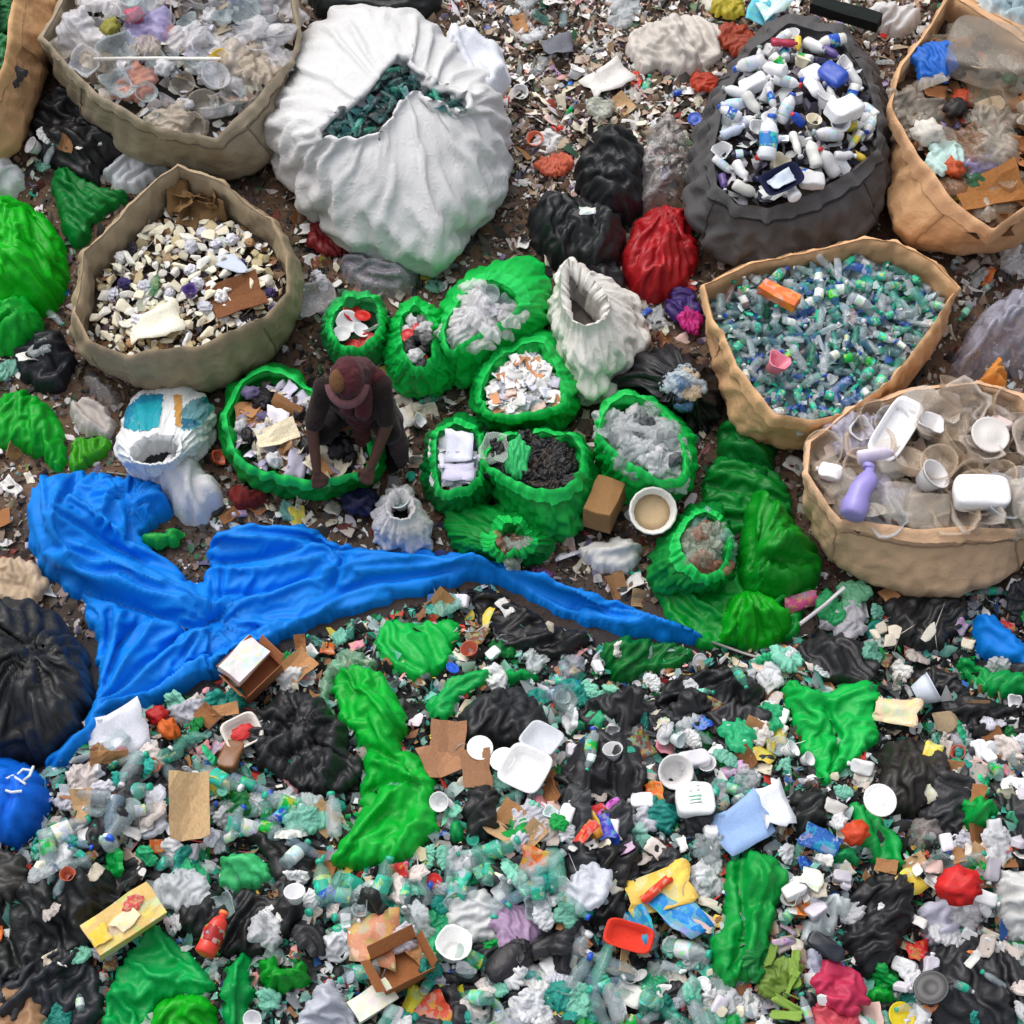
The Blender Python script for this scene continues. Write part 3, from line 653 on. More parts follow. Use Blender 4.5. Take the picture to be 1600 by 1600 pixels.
# many bottles too small to pick apart one by one: one mesh
def bottle_mass(label, P3, cols, s0, s1):
    Vs, Fs, Cs, n = [], [], [], 0
    for p in P3:
        b = K['bottle'][0][R.randrange(5)][0]; v = np.empty(len(b.vertices) * 3); b.vertices.foreach_get('co', v); v = v.reshape(-1, 3) * R.uniform(s0, s1)
        M = np.array((Matrix.Rotation(R.uniform(0, 6.28), 3, 'Z') @ Matrix.Rotation(R.gauss(0, .4), 3, 'Y')))
        Vs.append(v @ M.T + np.array(p)); Fs += [[i + n for i in f.vertices] for f in b.polygons]; n += len(v); Cs.append(np.repeat([jit(pick(cols))], len(v), 0))
    me = mesh('bottle_mass', np.vstack(Vs), Fs, 'litter_clear'); at_ = me.color_attributes.new('col', 'FLOAT_COLOR', 'POINT'); at_.data.foreach_set('color', np.vstack(Cs).ravel().astype(np.float32))
    return tag(obj('bottle_mass', me), label, 'bottles', None, 'stuff')

# contents of a sack
def spots(key, n, rmin, shrink=.9, mound=.06, hpx=None):
    s = SACK[key]; lp = s['loop']; c = lp.mean(0); q = c + (lp - c) * shrink; got = []; tr = 0; ql = q.tolist()
    lo, hi = q.min(0), q.max(0)
    while len(got) < n and tr < n * 60:
        tr += 1; x, y = R.uniform(lo[0], hi[0]), R.uniform(lo[1], hi[1])
        if not inp(x, y, ql): continue
        if any((x - a) ** 2 + (y - b) ** 2 < rmin ** 2 for a, b, _ in got): continue
        d = np.hypot(x - c[0], y - c[1]) / (np.max(np.hypot(*(lp - c).T)) + 1e-6)
        got.append((x, y, s['zf'] + mound * (1 - d * d)))
    return got
def pick(cols): return R.choices([c for c, _ in cols], [q for _, q in cols])[0]
NAMED = dict(red=(.5, .03, .03), orange=(.7, .2, .05), yellow=(.7, .55, .1), green=(.02, .35, .08), teal=(.05, .38, .28), mint=(.25, .58, .42), blue=(.03, .12, .5), purple=(.2, .1, .35), lavender=(.45, .4, .6), pink=(.7, .28, .35), brown=(.22, .11, .05), tan=(.45, .28, .16), black=(.015, .015, .018), grey=(.22, .22, .22), white=(.75, .75, .77), cream=(.72, .68, .5), pale=(.5, .52, .53))
def hue(c, lab):
    """the plain colour word in front of a label, unless it already has one"""
    L = lambda q: np.array(q[:3]) ** .4
    n_ = min(NAMED, key=lambda k: np.sum((L(NAMED[k]) - L(c)) ** 2))
    w_ = lab.split()
    return lab if any(k in w_ for k in NAMED) or any(k in w_ for k in ('amber', 'dark')) else f'{n_} {lab}'
def jit(c, v=.12):
    k = math.exp(R.gauss(0, v)); return (min(c[0] * k, .9), min(c[1] * k, .9), min(c[2] * k, .9), 1)
def fill(key, n, rmin, kinds, label_of, group, mound=.06, zj=.04, shrink=.9, zoff=0):
    for (x, y, z) in spots(key, n, rmin, shrink, mound):
        kd, nm, cat, cols, s0, s1, lab = R.choices([k[1:] for k in kinds], [k[0] for k in kinds])[0]
        pr = None
        if kd == 'opaque_bottle' and s1 > .6: pr = [jit(pick([(WHITE, 2), (BLUE, 1), (RED, .5), (GREYC, 1)])), None if R.random() < .4 else jit(pick([(BLUE, 1), (YEL, .6), (GREEN, .5), (C(200, 205, 225), 3), (PINK, .4)]))]
        if kd == 'jug': pr = [jit(pick([(WHITE, 3), (BLUE, 1), (RED, .5)]))]
        if kd in ('bottle',) and s1 > .6: pr = [pick([(TEAL, 3), (WHITE, 2), (BLUE, 1)]), None if R.random() < .5 else jit(pick([(TEAL, 2), (WHITE, 2), (GREEN, 1)]))]
        cc = jit(pick(cols)); lp = SACK[key]['loop']; c_ = lp.mean(0); hw = np.ptp(lp, 0) / 2; u, v = (x - c_[0]) / hw[0], (y - c_[1]) / hw[1]
        where = 'in the middle' if u * u + v * v < .18 else ('near the right side' if u > abs(v) else 'near the left side' if -u > abs(v) else 'near the back rim' if v > 0 else 'near the front rim')
        lb = f'{hue(cc, lab)} {where}, {label_of}'
        item(kd, nm, (x, y, z + R.uniform(-zj * .3, zj) + zoff), cc, R.uniform(s0, s1), lb, cat, lb, parts=pr)
def at(key, px, py, dz=0):
    s = SACK[key]; return P(np.float64(px), np.float64(py), s['zf'] + .05 + dz)
TEAL = C(40, 170, 140); WHITE = C(220, 220, 222); BLUE = C(30, 80, 190); GREEN = C(0, 165, 55); CLEAR = C(190, 205, 208); GREYC = C(150, 165, 165)
CREAM = C(232, 224, 200); TAN = C(190, 145, 100); BROWN = C(120, 82, 55); RED = C(200, 35, 35); BLACK = C(26, 26, 29); MINT = C(130, 205, 180)
LAV = C(165, 155, 205); ORANGE = C(225, 110, 40); YEL = C(225, 195, 70); PINK = C(220, 130, 150); DTEAL = C(35, 85, 85); GREY = C(140, 138, 140); LBLUE = C(120, 165, 215); NAVY = C(25, 30, 60)

# ------------------------------------------------------------------ bulk sacks
GB = C(168, 154, 132); TS = C(216, 172, 128); TS2 = C(212, 176, 142)
sack('edge', 'bulk_sack', 'tan woven sack cut off by the left edge beside the sack of clear tubs', 'sack', '-150,-110 60,-110 84,-40 84,30 62,110 40,170 18,228 -50,240 -150,200', '-140,-110 10,-95 24,-30 20,20 8,100 -20,160 -60,180 -140,150', .62, 'woven', TS, fill=.22, wr=.018, cuff=.1, cuffcol=C(224, 180, 130), ch=0, och=1, wf=2.6, slack=(.045, .015), teth=.02, rimvar=.05)
sack('clear', 'bulk_sack', 'grey beige woven sack filled with clear plastic tubs', 'sack', '68,62 95,-10 115,-60 300,-95 455,-40 470,50 455,130 440,210 405,252 350,262 285,250 205,228 135,180 90,110', '66,62 95,0 120,-45 300,-80 450,-35 468,48 456,92 395,160 338,214 250,204 150,150 96,96', .62, 'woven', GB, fill=.14, wr=.018, cuff=.05, cuffcol=C(168, 154, 132), ch=0, och=1, wf=2.6, slack=(.045, .015), teth=.02, rimvar=.05)
sack('white', 'bulk_sack', 'huge white woven sack gathered at the top with teal bottles showing in its slit', 'sack', '430,140 455,80 495,32 555,12 612,14 668,36 720,80 770,120 796,190 794,250 770,312 728,352 684,404 655,398 600,386 540,362 478,312 440,268 416,222 418,175', '488,212 515,175 560,145 598,92 625,76 655,104 700,128 742,150 735,172 690,160 650,140 628,165 598,205 558,218 520,216', .74, 'white_woven', C(206, 206, 206), zeq=.3, base=.86, dome=.75, fill=.1, wr=.022, wf=4.2, pleat=.008, slack=(.16, .05), it=80, teth=.05, lip=.02, och=1)
sack('beige', 'bulk_sack', 'dull beige woven sack filled with cream polystyrene chunks', 'sack', '276,262 350,288 430,338 468,400 477,440 456,502 410,556 340,592 250,598 165,568 122,540 112,495 126,398 196,322', '278,258 350,287 425,340 452,398 450,455 416,497 300,542 205,556 140,538 116,492 130,396 200,320', .6, 'woven', C(172, 154, 126), fill=.27, wr=.018, cuff=.09, cuffcol=C(170, 150, 122), ch=0, och=1, wf=2.6, slack=(.045, .015), teth=.02, rimvar=.05)
sack('grey', 'bulk_sack', 'dark grey woven sack filled with white bottles and jugs', 'sack', '1078,250 1100,170 1150,80 1200,35 1262,22 1335,60 1378,120 1394,200 1388,300 1345,362 1265,402 1170,404 1108,372 1078,320', '1112,235 1132,150 1172,78 1230,36 1298,50 1350,108 1374,185 1372,236 1338,268 1270,304 1200,326 1150,320 1118,288', .6, 'woven', C(88, 87, 88), zeq=.3, dome=.35, fill=.09, wr=.03, cuff=.04, ch=0, och=1, wf=2.6, slack=(.1, .04), teth=.03, rimvar=.05)
sack('brown', 'bulk_sack', 'tan woven sack of mixed brown waste at the top right corner', 'sack', '1482,-10 1440,55 1400,110 1388,165 1392,290 1402,362 1500,382 1562,376 1640,350 1720,260 1725,60 1620,10', '1484,-8 1442,55 1404,110 1390,165 1432,240 1482,300 1552,360 1602,328 1690,240 1700,70 1600,62 1530,22', .64, 'woven', TS, fill=.2, wr=.018, cuff=.1, cuffcol=C(226, 180, 138), ch=0, och=1, wf=2.6, slack=(.045, .015), teth=.02, rimvar=.05)
sack('bottles', 'bulk_sack', 'tan woven sack full of small green and blue bottles', 'sack', '1096,445 1180,400 1350,368 1405,374 1465,405 1502,450 1446,560 1398,620 1330,665 1262,688 1200,682 1150,662 1128,600 1104,500', '1098,444 1180,404 1350,371 1402,377 1462,409 1500,450 1442,532 1392,598 1328,646 1270,660 1212,650 1150,572 1110,492', .6, 'woven', TS, fill=.2, wr=.018, cuff=.085, cuffcol=C(224, 178, 132), ch=0, och=1, wf=2.6, slack=(.045, .015), teth=.02, rimvar=.05, fillcol=C(105, 122, 125))
sack('tubs', 'bulk_sack', 'tan woven sack full of clear food containers by the right edge', 'sack', '1256,745 1262,690 1330,640 1530,598 1640,640 1690,740 1660,820 1612,866 1560,902 1500,922 1430,916 1360,896 1300,862 1264,802', '1258,742 1264,690 1330,636 1420,611 1530,597 1592,620 1660,690 1672,775 1602,826 1430,830 1312,812 1278,772', .6, 'woven', TS2, fill=.13, wr=.018, cuff=.045, cuffcol=C(222, 182, 146), ch=0, och=1, wf=2.6, slack=(.045, .015), teth=.02, rimvar=.05, fillcol=C(120, 105, 92))
sack('beyond', 'bulk_sack', 'tan woven sack with pale blue film beyond the top right corner', 'sack', '1500,-140 1700,-140 1760,-40 1720,50 1620,56 1540,20', '1510,-130 1690,-130 1740,-40 1700,36 1620,40 1545,8', .5, 'woven', TS, fill=.08, wr=.018, ch=0, och=1, wf=2.6, slack=(.045, .015), teth=.02, rimvar=.05)

fill('clear', 75, .11, [(5, 'tub', 'clear_tub', 'tub', [(CLEAR, 4), (C(220, 222, 228), 3), (C(175, 165, 150), 2)], .06, .12, 'clear plastic tub'), (3, 'clearfilm', 'clear_film', 'plastic film', [(C(225, 222, 225), 3), (LAV, 1), (C(190, 175, 155), 2)], .1, .18, 'crumpled clear film'),
     (1.3, 'filmwad', 'film_wad', 'plastic film', [(C(225, 150, 130), 1), (PINK, 1), (C(170, 165, 70), 1), (WHITE, 4), (C(190, 90, 45), 1)], .05, .09, 'coloured film wad')], 'grey beige sack of tubs', 'in the grey beige sack', .08, .08)
fill('white', 26, .07, [(1, 'bottle', 'plastic_bottle', 'bottle', [(DTEAL, 4), (C(70, 120, 118), 3), (TEAL, 1.5), (C(90, 80, 92), 1)], .45, .6, 'dark teal bottle')], 'slit of the white sack', 'in the white sack', .02, .03, .95)
fill('beige', 200, .052, [(6, 'foam', 'foam_chunk', 'foam', [(CREAM, 4), (C(235, 232, 222), 4), (C(190, 175, 140), 1.5)], .035, .075, 'broken cream foam chunk'), (1, 'wad', 'paper_wad', 'paper', [(C(225, 225, 235), 3), (C(70, 60, 110), 1), (C(190, 150, 110), 1)], .025, .045, 'small paper wad'), (.6, 'black', 'black_scrap', 'plastic scrap', [(C(40, 36, 48), 1)], .03, .05, 'torn black scrap')], 'dull beige sack of foam', 'in the dull beige sack', .07, .03)
fill('grey', 85, .1, [(6, 'opaque_bottle', 'white_bottle', 'bottle', [(WHITE, 6), (C(235, 235, 228), 3), (C(190, 200, 220), 1)], .6, .95, 'white plastic bottle'), (1.2, 'jug', 'white_jug', 'jug', [(WHITE, 5), (C(215, 215, 225), 2)], .055, .1, 'white plastic jug'), (1.2, 'cup', 'white_cup', 'cup', [(WHITE, 3), (C(225, 215, 190), 1)], .05, .07, 'white plastic cup'), (.6, 'opaque_bottle', 'dark_bottle', 'bottle', [(NAVY, 2), (BLUE, 1.5), (C(90, 70, 130), 1)], .5, .7, 'dark blue plastic bottle'), (.3, 'opaque_bottle', 'yellow_bottle', 'bottle', [(YEL, 1)], .4, .55, 'yellow plastic bottle')], 'dark grey sack', 'in the dark grey sack', .1, .07, .96)
fill('brown', 90, .1, [(3, 'clearbox', 'clear_box', 'box', [(C(190, 180, 165), 2), (C(150, 130, 105), 2)], .07, .14, 'dirty clear box'), (3, 'clearfilm', 'clear_film', 'plastic film', [(C(170, 160, 145), 2), (C(150, 110, 80), 1), (LAV, .7)], .1, .18, 'dirty crumpled film'), (3, 'sheet', 'paper_scrap', 'paper', [(C(160, 105, 65), 3), (C(120, 85, 55), 2), (C(190, 170, 140), 1)], .06, .13, 'brown paper scrap'), (1.5, 'filmwad', 'film_wad', 'plastic film', [(C(190, 75, 45), 1), (C(60, 110, 70), 1), (C(190, 175, 70), 1), (C(50, 45, 45), 2)], .05, .09, 'coloured film wad')], 'sack of mixed brown waste', 'in the sack of mixed brown waste', .06, .08)
BC = [(C(165, 188, 192), 6), (C(90, 178, 160), 2), (C(205, 214, 220), 5), (C(25, 130, 85), 1.8), (C(60, 105, 185), 1.5), (C(80, 130, 130), 2.2), (C(165, 140, 140), .8), (C(95, 165, 190), 1.2)]
fill('bottles', 95, .085, [(1, 'bottle', 'plastic_bottle', 'bottle', BC, .55, .75, 'crushed drink bottle')], 'tan sack of small bottles', 'in the tan sack of bottles', .08, .05, .95)
bottle_mass('small crushed bottles filling the gaps in the tan sack of small bottles', spots('bottles', 190, .05, .97, .06), BC, .45, .65)
bottle_mass('dark teal bottles deeper in the slit of the white sack', spots('white', 50, .04, .97, .0), [(DTEAL, 4), (TEAL, 1), (C(40, 60, 62), 3)], .4, .55)
fill('tubs', 70, .11, [(6, 'tub', 'clear_tub', 'tub', [(C(215, 192, 165), 3), (C(215, 202, 190), 3), (C(205, 210, 215), 2)], .09, .15, 'cloudy clear food tub'), (1.3, 'clearbox', 'clear_box', 'box', [(C(228, 220, 208), 3), (C(205, 190, 172), 2)], .1, .16, 'cloudy clear food box'), (.5, 'clearfilm', 'clear_film', 'plastic film', [(C(200, 190, 175), 2), (C(200, 195, 215), 1)], .1, .18, 'crumpled cloudy film')], 'tan sack of food containers', 'in the tan sack at the right edge', .07, .07)
fill('tubs', 9, .3, [(2, 'jug', 'white_tub', 'tub', [(C(232, 230, 232), 3), (C(225, 205, 200), 1)], .06, .09, 'white plastic tub'), (2, 'cup', 'pale_cup', 'cup', [(C(225, 222, 222), 2), (C(215, 195, 175), 1)], .07, .1, 'pale plastic cup')], 'tan sack of food containers', 'x', .1, .05, .85, .05)
fill('edge', 16, .12, [(1, 'film', 'film_scrap', 'plastic film', [(C(40, 120, 70), 1), (C(70, 70, 70), 1)], .1, .16, 'crumpled dark film')], 'tan sack at the left edge', 'in the tan sack at the left edge')
fill('beyond', 14, .14, [(1, 'clearfilm', 'clear_film', 'plastic film', [(C(190, 215, 225), 2), (C(225, 230, 235), 1)], .15, .22, 'pale blue film')], 'sack beyond the top right corner', 'in the sack beyond the top right corner')

def lump(key, kind, name, px, py, col, s, label, cat, dz=.05, rz=None, tilt=.15, parts=None, rot=None):
    return item(kind, name, at(key, px, py, dz), col, s, label, cat, None, rz, tilt, parts, rot)
lump('clear', 'filmwad', 'pink_wad', 212, 32, C(215, 90, 115), .07, 'bright pink film wad among the clear tubs', 'plastic film')
lump('clear', 'cup', 'yellow_stained_cup', 348, 98, C(190, 160, 45), .06, 'mustard yellow cup at the end of the white stick', 'cup')
lump('clear', 'clearfilm', 'orange_film', 215, 130, C(225, 150, 125), .14, 'orange pink crumpled film in the sack of clear tubs', 'plastic film')
st = obj('white_stick', tube_mesh('white_stick', [at('clear', 146, 92, .16), at('clear', 245, 91, .17), at('clear', 345, 92, .16)], .011, 'plastic'), None, C(235, 230, 222)); tag(st, 'long white stick lying across the clear tubs', 'stick')
st = obj('dark_stick', tube_mesh('dark_stick', [at('clear', 252, 75, .15), at('clear', 285, 118, .13)], .008, 'plastic'), None, C(70, 68, 70)); tag(st, 'short dark stick crossing the long white stick', 'stick')
lump('beige', 'sheet', 'white_board', 240, 508, C(238, 235, 215), .16, 'flat cream white board at the front of the foam sack', 'board', .07, .35, .05)
lump('beige', 'bottle', 'green_bottle', 243, 447, C(0, 140, 70), .75, 'green bottle standing out in the foam sack', 'bottle', .07, 1.5)
lump('beige', 'foam', 'blue_white_foam', 360, 415, C(200, 208, 225), (.17, .14, .05), 'big flat bluish white foam block in the foam sack', 'foam', .05)
lump('beige', 'cardboard', 'brown_cardboard', 370, 468, C(120, 78, 50), .16, 'brown cardboard piece in the front of the foam sack', 'cardboard', .03, .4, .05)
lump('beige', 'cup', 'purple_cup', 298, 462, C(85, 60, 130), .05, 'purple cup beside the cream white board', 'cup', .07)
for i in range(7):
    lump('beige', 'sheet', 'dry_leaf_wrap', 278 + i * 9, 312 + (i % 3) * 9, jit(C(120, 92, 58)), .11, 'dry brown husk at the back of the foam sack', 'husk', .06, None, .5)['group'] = 'dry brown husks in the foam sack'
lump('grey', 'jug', 'blue_jug', 1300, 122, C(35, 75, 175), .09, 'bright blue jug in the dark grey sack', 'jug', .12)
lump('grey', 'opaque_bottle', 'red_topped_bottle', 1226, 72, C(170, 40, 70), .8, 'dark red bottle at the back of the dark grey sack', 'bottle', .1)
fr = lump('grey', 'tray', 'navy_tray', 1222, 285, NAVY, .12, 'navy rimmed tray at the front of the dark grey sack', 'tray', .14, .4, .1); obj('inlay', K['sheet'][0][0][0], fr, C(200, 210, 225), (0, 0, .2), None, .62)
lump('grey', 'jug', 'white_canister', 1318, 178, C(238, 240, 242), .12, 'big square white canister lying in the dark grey sack', 'canister', .13, .5)
b_ = lump('grey', 'opaque_bottle', 'striped_bottle', 1200, 222, C(225, 230, 235), 1.25, 'white bottle with a blue band in the dark grey sack', 'bottle', .14, 1.4, .15, [C(30, 90, 190), C(40, 120, 190)])
lump('brown', 'film', 'blue_bag', 1462, 95, C(30, 110, 210), .15, 'crumpled bright blue bag in the sack of mixed brown waste', 'bag', .12)
lump('brown', 'clearbox', 'large_clear_box', 1545, 98, C(175, 165, 150), .27, 'large dusty clear box in the sack of mixed brown waste', 'box', .06, -.3)
lump('brown', 'filmwad', 'white_wad', 1448, 215, C(235, 230, 220), .1, 'white film wad in the sack of mixed brown waste', 'plastic film', .08)
lump('brown', 'film', 'mint_white_bag', 1478, 244, C(205, 235, 228), .13, 'pale mint bag in the sack of mixed brown waste', 'bag', .1)
lump('brown', 'filmwad', 'orange_wad', 1488, 268, C(205, 90, 45), .07, 'orange wad under the pale mint bag', 'plastic film', .07)
lump('brown', 'cardboard', 'brown_card', 1545, 300, C(150, 100, 55), .2, 'brown cardboard sheet low in the sack of mixed brown waste', 'cardboard', .04)
lump('bottles', 'carton', 'orange_carton', 1216, 465, C(232, 110, 50), (.12, .07, .1), 'orange and white carton lying on the small bottles', 'carton', .08, -.55, .05)
lump('bottles', 'cup', 'pink_cup', 1208, 578, C(225, 130, 150), .075, 'pink cup lying on the small bottles', 'cup', .07)
lump('tubs', 'opaque_bottle', 'lavender_bottle', 1342, 775, C(150, 140, 205), 1.55, 'lavender bottle lying in the sack of clear food containers', 'bottle', .1, 1.2, .05, [C(150, 140, 205), None])
lump('tubs', 'tray', 'white_scoop', 1398, 676, C(238, 238, 240), (.2, .13, .15), 'white boat shaped tray in the sack of clear food containers', 'tray', .12, 1.0, .1)
lump('tubs', 'jug', 'white_box', 1530, 778, C(238, 238, 238), .155, 'square white tub lying in the sack of clear food containers', 'tub', .1, 0, .05)
lump('tubs', 'opaque_bottle', 'pale_lilac_bottle', 1368, 716, C(215, 205, 225), 1.0, 'pale lilac bottle between the lavender bottle and the white tray', 'bottle', .12, .1)
lump('tubs', 'lid', 'clear_disc', 1546, 682, C(215, 210, 205), .11, 'round cloudy lid in the sack of clear food containers', 'lid', .12)
# flap of the white sack
dome_sheet('sack_flap', '', '', '690,40 742,48 800,95 792,140 765,168 735,140 705,95', .1, 'white_woven', C(215, 218, 226), .02, .05, .03, 5, z0=.42, edge=.02, parent=SACK['white']['root'], hero=True)

# ------------------------------------------------------------------ smaller white sacks
GN = C(0, 180, 60); GN2 = C(8, 202, 80)
sack('w1', 'white_sack', 'small white woven sack with a narrow open mouth behind the green bags', 'sack', '884,404 930,428 976,452 1002,476 1004,520 980,562 942,606 905,612 880,545 862,518 866,470', '884,406 908,420 940,450 952,480 940,500 915,505 896,498 880,470', .55, 'white_woven', C(222, 219, 212), dome=.4, fill=.34, wr=.03, wf=3, pleat=.008, base=.85, slack=(.18, .1), it=70, teth=.05, fillcol=C(110, 104, 98))
sack('p1', 'printed_sack', 'white sack with blue panels printed round its open mouth', 'sack', '180,705 190,655 218,610 270,598 322,618 336,650 318,692 288,722 245,738 200,730', '198,702 216,680 250,672 280,678 284,704 264,722 226,728 206,720', .42, 'white_woven', C(222, 224, 224), slack=(.1, .08), dome=.45, fill=.2, wr=.02, fillcol=C(35, 36, 38), prints=[('print_panel', '194,668 196,640 222,617 256,616 248,668 210,674', C(20, 130, 165)), ('print_panel', '284,640 300,625 330,618 334,640 318,660 300,672 284,672', C(20, 95, 120)), ('print_stripe', '272,618 284,618 283,668 274,668', C(190, 140, 70))])
dome_sheet('sack_body', '', '', '215,735 300,700 330,735 350,768 335,795 308,818 275,800 245,765', .22, 'white_woven', C(212, 212, 214), .018, .16, .03, 4, parent=SACK['p1']['root'])
sack('p2', 'white_sack', 'small white sack lying with a round dark mouth above the blue tarp', 'sack', '598,762 640,750 662,788 680,842 650,856 590,846 578,815', '600,782 622,758 645,772 652,798 632,814 606,806', .34, 'white_woven', C(205, 202, 202), dome=.5, fill=.18, wr=.02, slack=(.14, .08), fillcol=C(28, 28, 30))
item('cup', 'white_tumbler', at('p2', 628, 790, .0), C(215, 232, 230), .07, 'pale tumbler inside the round mouth of the small white sack', 'cup')

# ------------------------------------------------------------------ open green bags
def gbag(key, label, o, r, zr=.36, col=GN2, **k):
    d = dict(slack=(.07, .05), it=50, teth=.03, mouth=1.1, cuff=.045, cuffcol=C(30, 212, 95), dome=.3, fill=.1, wr=.022, wf=4.5, base=.85, lip=.01, rimvar=.05, ch=1, pleat=.0, fillcol=C(30, 60, 40)); d.update(k)
    return sack(key, 'green_bag', label, 'bag', o, r, zr, 'bag_film', col, **d)
gbag('g1', 'small green bag with a pale rolled rim holding red lids', '503,500 515,468 552,452 592,460 607,500 600,545 570,562 530,560 505,535', '516,505 526,480 555,465 586,470 596,505 580,535 546,544 522,530', .34, C(50, 185, 100))
gbag('g2', 'green bag of grey scraps between the bag of red lids and the long open bag', '606,495 640,460 680,468 702,500 708,545 720,572 690,602 640,608 610,585 597,540', '622,500 650,480 672,500 680,552 656,578 630,556', .34)
gbag('g3', 'long green bag of clear film standing open with a tall back', '690,470 722,428 780,398 842,398 857,430 860,490 822,532 760,572 718,592 690,552 682,510', '694,506 738,444 775,440 812,468 800,492 756,516 716,545 700,540', .46, GN2)
gbag('g4', 'green bag full of white paper flakes', '734,600 745,550 790,520 842,508 882,530 906,590 900,642 860,667 790,667 745,647', '750,612 775,562 833,534 852,545 868,580 884,622 852,642 800,648 764,640', .38)
gbag('g5', 'green bag of stacked pale sheets left of the bag with black scraps', '664,690 680,655 722,640 757,660 768,700 778,760 730,796 690,790 661,755', '682,680 705,664 745,672 752,720 746,756 690,766 680,730', .38, C(0, 140, 58))
gbag('g6', 'green bag holding black scraps and one green film piece', '754,700 782,674 850,664 912,680 937,720 932,780 882,836 830,826 788,790 758,742', '758,712 786,686 850,674 904,690 906,740 870,766 820,760 775,736', .42, C(0, 160, 60))
gbag('g7', 'green bag of grey clear film beside the wooden block', '928,662 960,604 1012,608 1062,640 1092,690 1092,742 1050,777 970,772 935,722', '938,664 966,622 1010,625 1060,680 1072,738 1046,752 995,730 946,692', .42)
gbag('g8', 'wide green bag of paper and cardboard held open by the crouching person', '338,645 368,590 420,558 472,588 500,615 570,660 600,705 590,742 500,772 400,757 350,712', '358,645 390,594 428,584 480,612 560,672 572,725 505,748 420,735 376,714 363,680', .36, C(0, 160, 55))
gbag('g9', 'slumped green bag with an arched mouth just behind the blue tarp', '690,800 742,784 800,778 850,800 872,845 840,872 720,862', '768,850 790,818 812,820 828,842 820,862 782,866', .3, C(0, 150, 55), rimvar=.08)
gbag('g10', 'thin green bag of dull scraps left of the big tied green bag', '1014,885 1040,830 1080,780 1130,782 1152,850 1142,912 1080,925 1025,912', '1056,852 1080,806 1112,800 1142,838 1130,884 1098,902', .36, C(0, 145, 55))
gl = lambda k: 'in the ' + k
fill('g1', 8, .07, [(1, 'dish', 'plastic_dish', 'dish', [(WHITE, 1)], .05, .07, 'white dish'), (1.4, 'lid', 'red_disc', 'disc', [(C(185, 30, 25), 2)], .05, .07, 'red lid')], 'green bag with the pale rim', 'in the small bag with the pale rim', .04, .03)
fill('g2', 22, .05, [(2, 'filmwad', 'film_wad', 'plastic film', [(GREY, 3), (WHITE, 2), (C(60, 60, 60), 2)], .04, .06, 'grey film wad'), (.6, 'lid', 'red_disc', 'disc', [(RED, 1)], .03, .05, 'small red lid')], 'green bag of grey scraps', 'in the bag beside the one of red lids', .04, .04)
fill('g3', 26, .07, [(3, 'clearfilm', 'clear_film', 'plastic film', [(C(220, 218, 220), 3), (C(205, 190, 205), 1)], .08, .13, 'clear film piece'), (1, 'tub', 'clear_tub', 'tub', [(CLEAR, 1)], .05, .08, 'clear tub')], 'long green bag', 'in the long green bag', .05, .05)
fill('g4', 150, .026, [(5, 'sheet', 'paper_flake', 'paper', [(C(240, 238, 236), 6), (C(230, 200, 190), 1), (C(200, 200, 215), 1)], .025, .05, 'white paper flake'), (.5, 'cardboard', 'card_scrap', 'cardboard', [(C(210, 150, 110), 1)], .03, .05, 'orange brown card scrap')], 'green bag of white flakes', 'in the bag of white flakes', .06, .04)
fill('g5', 26, .045, [(4, 'sheet', 'pale_sheet', 'paper', [(C(205, 205, 228), 3), (C(228, 228, 238), 3)], .05, .085, 'pale bluish sheet'), (.6, 'sheet', 'dark_scrap', 'paper', [(C(60, 55, 90), 1), (C(160, 50, 40), .5)], .03, .05, 'dark paper scrap')], 'green bag of stacked sheets', 'in the bag of stacked pale sheets', .04, .03)
fill('g6', 40, .045, [(1, 'black', 'black_scrap', 'plastic scrap', [(C(24, 22, 24), 3), (C(50, 40, 36), 1)], .05, .085, 'black plastic scrap')], 'green bag of black scraps', 'in the bag of black scraps', .05, .04)
fill('g7', 36, .06, [(3, 'clearfilm', 'clear_film', 'plastic film', [(C(205, 210, 212), 3), (C(150, 160, 160), 2)], .07, .12, 'grey clear film'), (1, 'filmwad', 'film_wad', 'plastic film', [(C(90, 95, 98), 1), (WHITE, 1)], .04, .06, 'grey white wad')], 'green bag beside the wooden block', 'in the bag beside the wooden block', .06, .05)
fill('g8', 55, .05, [(3, 'sheet', 'paper_scrap', 'paper', [(C(222, 212, 190), 3), (C(200, 195, 215), 2), (C(150, 115, 80), 2)], .05, .09, 'crumpled paper piece'), (1, 'filmwad', 'film_wad', 'plastic film', [(C(40, 36, 40), 2), (C(120, 110, 150), 1), (WHITE, 2)], .04, .06, 'small film wad'), (.7, 'cardboard', 'card_piece', 'cardboard', [(C(165, 120, 80), 1)], .06, .1, 'brown card piece')], 'green bag held by the person', 'in the bag held by the person', .05, .04)
fill('g9', 18, .05, [(1, 'clearfilm', 'clear_film', 'plastic film', [(C(150, 160, 150), 2), (C(130, 90, 70), 1), (C(200, 200, 205), 1)], .06, .09, 'dull film scrap')], 'slumped bag behind the tarp', 'in the slumped bag behind the blue tarp', .03, .04)
fill('g10', 24, .06, [(1, 'clearfilm', 'clear_film', 'plastic film', [(C(150, 160, 140), 2), (C(150, 100, 80), 1), (C(120, 170, 160), 1)], .07, .11, 'dull film scrap')], 'thin green bag', 'in the thin green bag', .04, .05)
lump('g6', 'tub', 'clear_cup', 776, 712, C(200, 215, 205), .09, 'clear cup at the left of the bag of black scraps', 'cup', .02)
lump('g6', 'film', 'green_film', 808, 716, C(60, 205, 120), (.07, .13, .1), 'bright green film piece lying on black scraps', 'plastic film', .07, 0)
lump('g8', 'cardboard', 'cream_board', 434, 682, C(228, 216, 185), .12, 'cream board in the bag held by the person', 'board', .06, .3)
